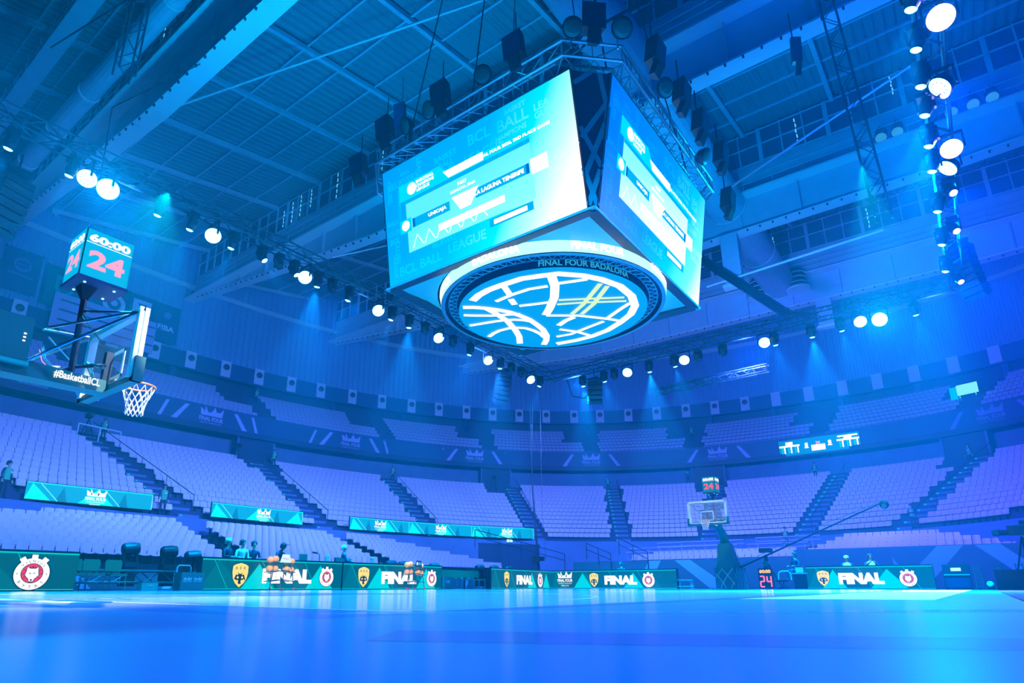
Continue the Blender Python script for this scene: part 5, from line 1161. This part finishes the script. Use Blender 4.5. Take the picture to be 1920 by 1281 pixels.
def person(loc, yaw, pose, label, top='cloth_dark', bottom='cloth_dark', skin='skin', vest=None, hair='hair', cap=False, group=None, sc=1.0):
    V, F, T, J = pose_mesh(pose); loc = Vector(loc); Rm = Matrix.Rotation(yaw, 3, 'Z'); W = lambda p: loc+Rm @ (Vector(p)*sc)
    dz = -.455 if pose == 'sit' else 0
    W = lambda p: loc+Rm @ (Vector((p[0], p[1], p[2]+dz))*sc)
    r = thing('person', label, 'person', tuple(loc), group); g = MB(); base = [W(p) for p in V]
    for tg, m in (('b', bottom), ('t', top), ('s', skin), ('f', 'black')): g.mi(m)
    g.v = [tuple(p) for p in base]; g.f = list(F); g.m = [g.mi({'b': bottom, 't': top, 's': skin, 'f': 'black'}[t]) for t in T]; body = g.build('body', r, smooth=True)
    h = J['head'][0]; cr = J['crown'][0]
    g = MB(); pr = [(.112, -.02), (.115, .03), (.10, .08), (.06, .115), (.01, .125)]; c = W((h[0], h[1]+.022, h[2]+.01)); g.lathe([(a*sc, b*sc) for a, b in pr], c, hair, 14); 
    if hair != 'hair_bald': g.box(W((h[0], h[1]+.085, h[2]-.03)), (.15*sc, .06*sc, .10*sc), hair, Rm)
    if cap: g.box(W((h[0], h[1]-.15, h[2]+.045)), (.15*sc, .12*sc, .015*sc), hair, Rm)
    g.build('cap' if cap else 'hair', r, smooth=True)
    for s in (-1, 1):
        g = MB(); g.ball(W((h[0]+s*.036, h[1]-.098, h[2]+.005)), .012*sc, 'ink', 6); g.build('eye', r); g = MB(); g.ball(W((h[0]+s*.102, h[1]+.005, h[2]-.01)), .02*sc, skin, 6); g.build('ear', r)
    g = MB(); g.box(W((h[0], h[1]-.093, h[2]-.065)), (.045*sc, .012*sc, .012*sc), 'red_rubber', Rm); g.build('mouth', r)
    if vest:
        c_, w_ = J['chest'][0], J['waist'][0]; g = MB(); n = 16; VV = []; FF = []
        lv = [((w_[0], w_[1], w_[2]-.20), .165, .14), ((w_[0], w_[1], w_[2]), .155, .125), ((c_[0], c_[1], c_[2]), .185, .145), ((c_[0], c_[1]+.0, c_[2]+.12), .175, .12), ((J['neck0'][0][0], J['neck0'][0][1], J['neck0'][0][2]+.0), .08, .07)]
        for p, rx, ry in lv:
            for k in range(n): t = 2*pi*k/n; VV.append(W((p[0]+rx*cos(t), p[1]+ry*sin(t), p[2])))
        for i in range(len(lv)-1):
            for k in range(n): FF.append((i*n+k, i*n+(k+1) % n, (i+1)*n+(k+1) % n, (i+1)*n+k))
        g.add(VV, FF, vest); g.box(W((c_[0]+.05, c_[1]-.155, c_[2]-.05)), (.10*sc, .015, .09*sc), 'shirt', Rm); g.build('vest', r, smooth=True)
    return r
def on_row(th, i): return sup(th, LT*i+.75, LZ+LD*i)
def facing(th): n = inward(th); return atan2(n.y, n.x)+pi/2
person(sup(-113.6, .4, 3.98), pi/2+.5, 'stand', 'steward in green vest standing at the far left edge beside the first ribbon screen', vest='vest', top='cloth_dark')
person(sup(-99.9, .4, 3.98), pi/2-.3, 'stand', 'steward in green vest at the right end of the first ribbon screen', vest='vest', top='cloth_dark')
for th, i, lb in ((-95.4, 13, 'steward in dark green standing at the top of the first stairway'), (-78.0, 13, 'steward in green vest at the top of the second stairway'), (-62.6, 13, 'steward in green vest at the top of the third stairway'), (-29.9, 13, 'steward in dark clothes at the top of the fifth stairway'), (2.6, 13, 'steward half hidden behind the top row left of the sixth stairway'), (22.8, 12, 'steward in yellow-green vest by the doorway at upper right')):
    person(on_row(th+ (0 if i != 13 else 0), i)+UP*.05, facing(th), 'stand', lb, vest='vest')
person(sup(3.4, -.45, 2.95), facing(4), 'stand', 'steward in green vest below the seats left of the camera crane tip', vest='vest')
person(sup(25.4, .3, LZ), facing(25), 'fold', 'steward in green vest beside the last stairway at right, arms folded', vest='vest')
for th, i, lb in ((-77.0, 6, 'steward in green vest on the balcony stairs behind the near basket'), (-16.2, 4, 'steward in green vest on the balcony above the far hoop')): person(sup(th, 16.3+UT*i+.6, UZ+UD*i), facing(th), 'stand', lb, vest='vest')
person(sup(-17.0, 14.6, 10.9), facing(-17), 'camera', 'camera operator in dark clothes at the top row above the far shot clock', top='cloth_blue')
# people at the tables behind the boards
person((-11.55, -4.0, .46), pi/2+.5, 'sit', 'fair-haired seated person in dark top, leftmost behind the board table', hair='hair_white', top='cloth_dark')
person((-11.55, -3.44, .44), pi/2, 'sit', 'dark-haired person with glasses seated second behind the board table', top='shirt')
person((-11.6, -2.95, .42), pi/2-.3, 'sit', 'dark-haired person bent low, seated third behind the board table', top='cloth_dark')
person((-11.5, -2.05, 0), pi/2+.4, 'lean', 'standing person in black top and headset leaning over the table behind the ball rack', skin='skin_dark', cap=True)
person((-11.4, 1.13, .46), pi/2+1.2, 'sit', 'white-haired person in dark jacket seated behind the farther board', hair='hair_white', top='cloth_dark')
person((-6.95, 17.9, -.28), 0, 'fold', 'dark-haired person in dark suit looking down behind the far board', top='cloth_dark')
person((4.7, 17.9, -.25), 0, 'fold', 'left person in bright yellow vest behind the right board', vest='vest_yellow', hair='hair_white')
person((5.68, 17.9, -.2), .3, 'camera', 'right person in bright yellow vest raising a hand behind the right board', vest='vest_yellow')
person((2.45, 17.9, .42), -.6, 'sit', 'technician in black seated at a laptop left of the right board', top='cloth_dark')

# ------------------------------------------------------------------ courtside furniture
def team_chair(p, yaw, label, group):
    r = thing('team_chair', label, 'chair', p, group); Rm = Matrix.Rotation(yaw, 3, 'Z'); L = lambda v: Vector(p)+Rm @ Vector(v)
    g = MB(); g.box(L((0, 0, .45)), (.47, .45, .06), 'green_fabric', Rm); g.build('seat', r)
    g = MB(); V = [L((x, y, z)) for y, k in ((.22, 0), (.27, 0)) for x, z in ((-.22, .55), (.22, .55), (.235, .80), (.19, .88), (-.19, .88), (-.235, .80))]
    g.add(V, [tuple(range(6)), tuple(range(11, 5, -1))]+[(i, (i+1) % 6+0, (i+1) % 6+6, i+6) for i in range(6)], 'green_fabric'); g.build('backrest', r)
    for sx in (-1, 1):
        for sy in (-1, 1): g = MB(); g.tube([L((sx*.22, sy*.19, .42)), L((sx*.23, sy*.22, 0))], .012, 'chrome', 6); g.build('leg', r)
    g = MB(); g.tube([L((-.2, .21, .42)), L((-.2, .26, .6))], .012, 'chrome', 6); g.tube([L((.2, .21, .42)), L((.2, .26, .6))], .012, 'chrome', 6); g.tube([L((-.22, -.19, .42)), L((.22, -.19, .42))], .012, 'chrome', 6); g.build('frame', r)
    return r
for i, y in enumerate((-9.1, -8.62, -8.02)): team_chair((-10.55, y, 0), pi/2, 'green padded chair with steel legs, %s of the three beside the far left board' % ('leftmost', 'middle', 'right')[i], 'green chairs beside the far left board')
for i in range(8): team_chair((-10.45, 6.05+.43*i, 0), pi/2, 'green padded chair in the row of eight between two boards', 'row of green team chairs')
def ball_rack(p, label, plate, pm):
    x, y, z = p; r = thing('ball_rack', label, 'ball rack', p, 'ball racks in front of the boards')
    for dy, dx in ((-.46, .18), (-.24, -.18), (.24, -.18), (.46, .18)):
        g = MB(); g.tube([(x+dx, y+dy, .05), (x+dx*.6, y+dy*.92, .55), (x+dx*.3, y+dy*.55, 1.0)], .014, 'black', 6); g.build('leg', r); g = MB(); g.ball((x+dx, y+dy, .045), .035, 'red_rubber', 8); g.build('castor', r)
    for zz in (.86, .58, .28): g = MB(); g.tube([(x+.16, y-.5, zz), (x+.2, y, zz+.06), (x+.16, y+.5, zz)], .012, 'black', 6); g.tube([(x-.16, y-.5, zz), (x-.12, y, zz+.06), (x-.16, y+.5, zz)], .012, 'black', 6); g.build('rail', r)
    fr = frame((x+.24, y-.2, .90), (0, 1, 0)); g = MB(); g.poly(fr, [(0, 0), (.42, 0), (.36, .26), (.08, .27)], plate, .0); g.poly(fr, [(.08, .27), (.36, .26), (.42, 0), (0, 0)], plate, -.01)
    s_ = g.build('sign_plate', r); g = MB()
    if plate == 'board_frame': g.text(fr, 'Wilson', .21, .13, .09, 'red_rubber', .26, .006, .01)
    else: g.rect(fr, .08, .08, .18, .20, 'net', .006); g.disc(fr, .28, .14, .06, 'skirt_mark', .006)
    g.build('sign_print', s_)
    for k, (dy, zz) in enumerate(((-.42, .98), (-.22, 1.01), (.22, .93), (.42, .95), (-.42, .69), (-.22, .70), (.22, .69), (.42, .66))):
        b = MB(); b.ball((x, y+dy, zz), .12, 'ball', 16); o = b.build('basketball', origin=(x, y+dy, zz), smooth=True); tag(o, 'orange basketball on the %s ball rack' % ('nearer' if y < 0 else 'farther'), 'ball', 'basketballs on the %s rack' % ('nearer' if y < 0 else 'farther'))
ball_rack((-9.3, -3.3, 0), 'black wire ball rack with pale sign plate holding orange balls, nearer one', 'board_frame', 0)
ball_rack((-9.3, 3.2, 0), 'black wire ball rack with dark two-sticker plate, farther one', 'black', 0)
def floor_head(p, label):
    x, y, z = p; r = thing('moving_head_light', label, 'stage light', (x, y, 0), 'large moving heads behind the boards')
    g = MB(); g.box((x, y, z-.62), (.42, .42, .16), 'black'); g.build('base', r); g = MB(); g.box((x, y, .25+(z-.75)/2-.1), (.36, .36, max(.1, z-.70)), 'black'); g.build('plinth', r)
    for s in (-1, 1): g = MB(); g.box((x, y+s*.2, z-.32), (.16, .06, .5), 'black'); g.build('yoke_arm', r)
    g = MB(); g.lathe([(.15, -.26), (.20, -.20), (.20, .10), (.17, .24)], (x, y, z-.12), 'black', 16, (0.15, .98, .12)); g.build('head', r); g = MB(); g.lathe([(.205, -.03), (.205, .03)], (x, y, z-.12), 'black_metal', 16, (0.15, .98, .12)); g.build('band', r)
for (y, z), lb in zip(((-7.0, 1.42), (-5.75, 1.38), (-4.9, 1.25), (1.9, 1.22), (4.6, 1.22), (5.4, 1.2), (7.6, 1.18), (11.3, 1.2), (12.6, 1.2), (14.0, 1.2)), ('first behind the green chairs', 'second behind the green chairs', 'at the left end of the long board', 'beside the white-haired person', 'behind the farther ball rack', 'at the right end of the farther board', 'behind the row of eight chairs', 'behind the left end of the far side board', 'second behind the far side board', 'third behind the far side board')):
    floor_head((-12.2, y, z), 'black moving head lamp lying sideways, '+lb)
t = truss_run((-12.2, -9.4, .42), (-12.2, -4.6, .42), 'low black truss on the floor behind the green chairs', .36)
for (y0, y1, lb) in ((-5.6, 5.6, 'long black table top behind the two left boards'), (9.6, 15.5, 'black table top behind the far side board')):
    t = thing('commentary_table', lb, 'table', (-10.75, (y0+y1)/2, 0), 'tables behind the boards'); xo = -.95 if y0 > 8 else 0; g = MB(); g.box((-10.72+xo, (y0+y1)/2, 1.02), (.7, y1-y0, .05), 'black'); g.build('table_top', t)
    y = y0+.1
    while y < y1: g = MB(); g.box((-11.0+xo, y, .5), (.06, .06, 1.0), 'black'); g.build('leg', t); y += 1.85
def box_thing(name, label, cat, c, d, m, extra=None, group=None, yaw=0):
    r = thing(name, label, cat, (c[0], c[1], c[2]-d[2]/2), group); Rm = Matrix.Rotation(yaw, 3, 'Z'); g = MB(); g.box(c, d, m, Rm); g.build('body', r)
    for nm, cc, dd, mm in (extra or ()): g = MB(); g.box(Vector(c)+Rm @ Vector(cc), dd, mm, Rm); g.build(nm, r)
    return r
box_thing('laptop', 'dark laptop open on the black table right of the standing person', 'laptop', (-10.7, -1.3, 1.055), (.25, .36, .02), 'black', [('screen', (-.12, 0, .13), (.015, .36, .25), 'green_pad')])
box_thing('papers', 'white sheets lying on the table edge behind the long board', 'paper', (-10.55, -4.1, 1.052), (.25, .45, .012), 'shirt')
box_thing('monitor', 'small dark monitor on the table left of the white-haired person', 'monitor', (-10.7, .35, 1.14), (.06, .5, .18), 'black', [('screen', (.035, 0, 0), (.01, .44, .13), 'green_pad')])
for y, lb in ((-.35, 'pale cup with cyan lid on the table left of the white-haired person'), (2.0, 'pale bottle with cyan lid on the table right of the white-haired person')):
    r = thing('drink_cup', lb, 'cup', (-10.6, y, 1.045), 'cups on the table'); g = MB(); g.lathe([(.06, 0), (.08, .16)], (-10.6, y, 1.045), 'net', 14); g.build('cup_body', r); g = MB(); g.lathe([(.085, .16), (.085, .22), (.06, .24)], (-10.6, y, 1.045), 'skirt_mark', 14); g.build('lid', r)
r = thing('desk_microphone', 'thin gooseneck microphone on the table right of the laptop', 'microphone', (-10.6, -.95, 1.045)); g = MB(); g.tube([(-10.6, -.7, 1.045), (-10.6, -.72, 1.3), (-10.6, -.85, 1.36)], .012, 'black', 6); g.build('stem', r); g = MB(); g.tube([(-10.6, -.85, 1.36), (-10.6, -1.05, 1.38)], .035, 'black', 8); g.build('capsule', r)
r = box_thing('drinks_crate', 'dark crate with pale crown logos beside the long board', 'crate', (-9.95, -6.1, .27), (.45, .74, .54), 'green_pad')
for q in (.2, .53): g = MB(); art_crown(g, frame((-9.72, -6.47, .02), (0, 1, 0)), q, .28, .28, 'white_panel', .005, False, None); g.build('event_logo', r)
r = box_thing('drinks_crate', 'dark crate with pale crown logos at the end of the chair row', 'crate', (-10.05, 5.98, .27), (.4, .46, .54), 'green_pad')
g = MB(); art_crown(g, frame((-9.84, 5.75, .02), (0, 1, 0)), .23, .28, .28, 'white_panel', .005, False, None); g.build('event_logo', r)
r = thing('folding_stool', 'pale framed seat back standing behind the dark crate by the long board', 'stool', (-10.3, -6.1, .0)); g = MB(); g.tube([(-10.35, -6.35, 0), (-10.35, -6.32, .70), (-10.35, -6.27, .76), (-10.35, -5.93, .76), (-10.35, -5.88, .70), (-10.35, -5.85, 0)], .025, 'white_panel', 6); g.build('frame', r); g = MB(); g.box((-10.35, -6.1, .64), (.02, .38, .18), 'black'); g.build('back_panel', r)
r = box_thing('storage_box', 'small green box with handle standing on the floor by the chairs', 'box', (-9.75, -7.42, .12), (.3, .46, .22), 'green_light', [('lid', (0, 0, .12), (.32, .48, .03), 'green_pad'), ('handle', (.16, 0, .03), (.02, .12, .03), 'white_panel')])
r = thing('low_bench', 'low yellowish bench at the end of the far board', 'bench', (-2.9, 17.2, 0))
for z in (.45, .12): g = MB(); g.box((-2.9, 17.2, z), (.85, .25, .04), 'green_light'); g.build('plank', r)
for x in (-3.2, -2.6, -2.52): g = MB(); g.box((x, 17.2, .23), (.03, .2, .46), 'white_panel'); g.build('leg', r)
# camera crane
r = thing('camera_crane', 'long camera crane with tripod reaching up to the right from beside the floor clock', 'camera crane', (1.7, 16.2, 0))
g = MB(); g.tube([(0.3, 15.9, .98), (7.0, 13.0, 3.33)], [.05, .03], 'black_metal', 8); g.build('boom', r)
g = MB(); g.tube([(0.3, 15.9, 1.06), (4.0, 14.35, 2.55), (7.0, 13.0, 3.38)], .012, 'chrome', 5); g.build('stay_cable', r)
g = MB(); g.box((.25, 15.95, 1.0), (.35, .25, .2), 'black'); g.build('counterweight', r)
for a in (90, 210, 330): g = MB(); g.tube([(1.75, 15.35, 1.3), (1.75+.6*cos(radians(a)), 15.9+.5*sin(radians(a)), .02)], .03, 'black', 6); g.build('leg', r)
g = MB(); g.lathe([(.09, -.35), (.09, .2)], (1.75, 15.35, 1.3), 'black', 12); g.build('column', r); g = MB(); g.lathe([(.13, -.04), (.13, .04)], (1.75, 15.2, 1.15), 'chrome', 16, (0, 1, 0)); g.build('wheel', r)
g = MB(); g.box((1.75, 15.5, 1.75), (.55, .35, .2), 'black'); g.build('top_box', r)
g = MB(); g.ball((7.08, 12.96, 3.25), .17, 'black', 12); g.build('camera_head', r); g = MB(); g.lathe([(.07, 0), (.09, .16)], (7.08, 12.85, 3.2), 'black_metal', 10, (0, -1, -.2)); g.build('camera_lens', r)
r = thing('office_chair', 'small dark swivel chair with curved frame right of the floor clock', 'chair', (2.35, 15.6, 0)); g = MB(); g.box((2.3, 15.7, .36), (.5, .45, .07), 'black'); g.build('seat', r); g = MB(); g.tube([(2.05, 15.9, .40), (2.08, 15.95, .72), (2.2, 15.95, .80), (2.5, 15.95, .80), (2.6, 15.95, .70), (2.62, 15.9, .4)], .03, 'skirt_mark', 6); g.build('back_frame', r); g = MB(); g.tube([(2.3, 15.7, .08), (2.3, 15.7, .34)], .03, 'black', 6); g.build('column', r)
for a in range(5): g = MB(); g.tube([(2.3, 15.7, .1), (2.3+.28*cos(a*1.257), 15.7+.28*sin(a*1.257), .04)], .02, 'black', 5); g.build('leg', r)
r = box_thing('laptop_desk', 'small dark desk with lit laptop in front of the seated technician', 'desk', (2.75, 17.2, .72), (.7, .5, .05), 'skirt_mark', [('laptop_screen', (0, -.05, .16), (.34, .02, .24), 'white_panel'), ('panel', (0, .2, -.36), (.7, .04, .68), 'black')])
# tall dark pole behind the boards
r = thing('tall_pole', 'very tall thin dark pole with a box at its foot, left of centre', 'pole', (-14.55, 20.9, 0)); g = MB(); g.tube([(-14.55, 20.9, 0), (-15.0, 20.9, 6.8), (-15.1, 20.9, 13.5)], [.085, .06, .03], 'black', 8); g.build('mast', r)
g = MB(); g.lathe([(.28, -.06), (.3, .02), (.28, .06)], (-14.6, 20.5, 1.9), 'black', 16, (.3, -1, 0)); g.box((-14.3, 20.8, 1.95), (.3, .3, .3), 'black'); g.build('control_box', r); g = MB(); g.box((-14.55, 20.9, .1), (.9, .9, .2), 'black'); g.build('base', r)
for q in (-.5, .6): g = MB(); g.tube([(-14.6+q, 20.9, 1.9), (-14.9+q, 21, 5), (-14.6+q*.6, 21, 13)], .012, 'black', 4); g.build('guy_line', r)
# right edge: rack, ladder stubs, table and camera
r = box_thing('equipment_rack', 'dark equipment rack with a small lit screen right of the right board', 'rack', (7.72+1.1, 17.9, .52), (.95, .6, 1.04), 'black', [('lit_screen', (0, -.31, .30), (.35, .01, .13), 'tiny_led'), ('shelf_edge', (0, -.31, .08), (.9, .02, .04), 'skirt_mark'), ('drawer_front', (0, -.305, -.25), (.8, .01, .4), 'navy')])
for x, lb in ((9.55, 'first'), (10.3, 'second'), (11.0, 'third'), (11.5, 'fourth'), (12.0, 'fifth')):
    r = thing('truss_stub', 'short upright ladder truss on the floor at right, %s from the right board' % lb, 'truss', (x, 19.2, 0), 'upright ladder trusses at right')
    for s in (-.12, .12): g = MB(); g.tube([(x+s, 19.2, 0), (x+s, 19.2, 1.08)], .025, 'truss', 6); g.build('upright', r)
    for k in range(6): g = MB(); g.tube([(x-.12, 19.2, .1+.18*k), (x+.12, 19.2, .1+.18*k)], .015, 'truss', 5); g.build('rung', r)
for x in (9.9, 10.75): r = thing('floor_lamp_can', 'small round lamp on the floor between the ladder trusses', 'stage light', (x, 18.9, 0), 'small floor lamps at right'); g = MB(); g.lathe([(.12, -.1), (.15, .08)], (x, 18.9, .2), 'black_metal', 12, (-.1, -1, .3)); g.build('can', r); g = MB(); g.lathe([(.13, .08), (.1, .1)], (x, 18.9, .2), 'skirt_mark', 12, (-.1, -1, .3)); g.build('lens', r); g = MB(); g.box((x, 18.9, .04), (.3, .2, .06), 'black'); g.build('stand', r)
box_thing('draped_table', 'black draped table at the right edge on the carpet', 'table', (11.2, 13.4, .34), (2.3, .8, .66), 'black', [('table_top', (0, 0, .34), (2.36, .86, .03), 'navy'), ('small_console', (.2, 0, .42), (.4, .3, .14), 'black')])
r = thing('broadcast_camera', 'black broadcast camera with long lens pointing left at the right edge', 'camera', (11.1, 14.2, 0)); g = MB(); g.box((11.1, 14.2, 2.12), (.75, .35, .34), 'black'); g.build('camera_body', r)
g = MB(); g.lathe([(.10, 0), (.10, .25), (.13, .3), (.09, .5)], (10.75, 14.1, 2.05), 'black', 14, (-1, -.1, -.02)); g.build('camera_lens', r); g = MB(); g.tube([(10.9, 14.0, 2.32), (11.2, 14.0, 2.36)], .02, 'skirt_mark', 5); g.build('handle', r); g = MB(); g.box((11.25, 14.0, 2.38), (.3, .25, .14), 'black'); g.build('viewfinder', r)
for a in (90, 210, 330): g = MB(); g.tube([(11.1, 14.2, 1.9), (11.1+.6*cos(radians(a)), 14.2+.6*sin(radians(a)), .02)], .03, 'black', 6); g.build('tripod_leg', r)
# camera platform rail and tripod at the top of the left block
r = thing('platform_rail', 'white square rail round a camera place at the top of the left block', 'rail', (-37, .8, 10.2)); A_ = sup(-98.6, 12.4, LZ+LD*12+.2); B_ = sup(-95.6, 11.4, LZ+LD*11+.4)
for p in (A_, B_, A_*.5+B_*.5): g = MB(); g.box(p+UP*.45, (.07, .07, 1.0), 'white_panel'); g.build('post', r)
for dz in (.95,): g = MB(); g.beam(A_+UP*dz, B_+UP*dz, .07, .09, 'white_panel'); g.build('rail', r)
def tripod_cam(p, yaw, label):
    p = Vector(p); r = thing('television_camera', label, 'camera', tuple(p), 'television cameras in the stands'); Rm = Matrix.Rotation(yaw, 3, 'Z')
    for a in (90, 210, 330): g = MB(); g.tube([p+UP*1.4, p+Vector((.5*cos(radians(a)), .5*sin(radians(a)), .02))], .03, 'black', 5); g.build('tripod_leg', r)
    g = MB(); g.box(p+UP*1.6, (.3, .7, .32), 'black', Rm); g.build('camera_body', r); g = MB(); g.lathe([(.1, .3), (.12, .6)], p+UP*1.6, 'black', 10, Rm @ Vector((0, -1, -.15))); g.build('camera_lens', r)
tripod_cam(sup(-97.2, 13.5, LZ+LD*13), facing(-97), 'dark television camera on tripod at the top of the left block')
tripod_cam(sup(-47.9, 13.4, LZ+LD*12.6), facing(-48), 'dark television camera on tripod by the doorway above the fourth stairway')
tripod_cam(sup(-82.3, 14.0, LZ+LD*13), facing(-82), 'small television camera with white frame behind the top row of the second block')
# white sheet on the balcony at right, its brightness put in as emission
r = thing('white_notice', 'bright white sheet standing by the balcony seats at far right', 'sign', (12.9, 53.0, 17.2)); th = 20.6; fr = arc_frame(th, 19.3, 17.3); n_ = fr[1].cross(fr[2]); fr = (fr[0]+n_*.3, fr[1], fr[2])
g = MB(); g.box(fr[0]+fr[1]*.3+UP*.75, (1.7, .06, 1.0), 'sheet_glow', Matrix.Rotation(atan2(fr[1].y, fr[1].x), 3, 'Z')); g.build('sheet', r); g = MB(); g.box(fr[0]-fr[1]*.85+UP*.55, (.6, .06, 1.2), 'scr_mid', Matrix.Rotation(atan2(fr[1].y, fr[1].x), 3, 'Z')); g.build('side_panel', r)
for q in (-.4, .9): g = MB(); g.tube([fr[0]+fr[1]*q, fr[0]+fr[1]*q+UP*.3], .03, 'sheet_glow', 5); g.build('foot', r)
for o in bpy.data.objects:
    if '_o' in o: del o['_o']
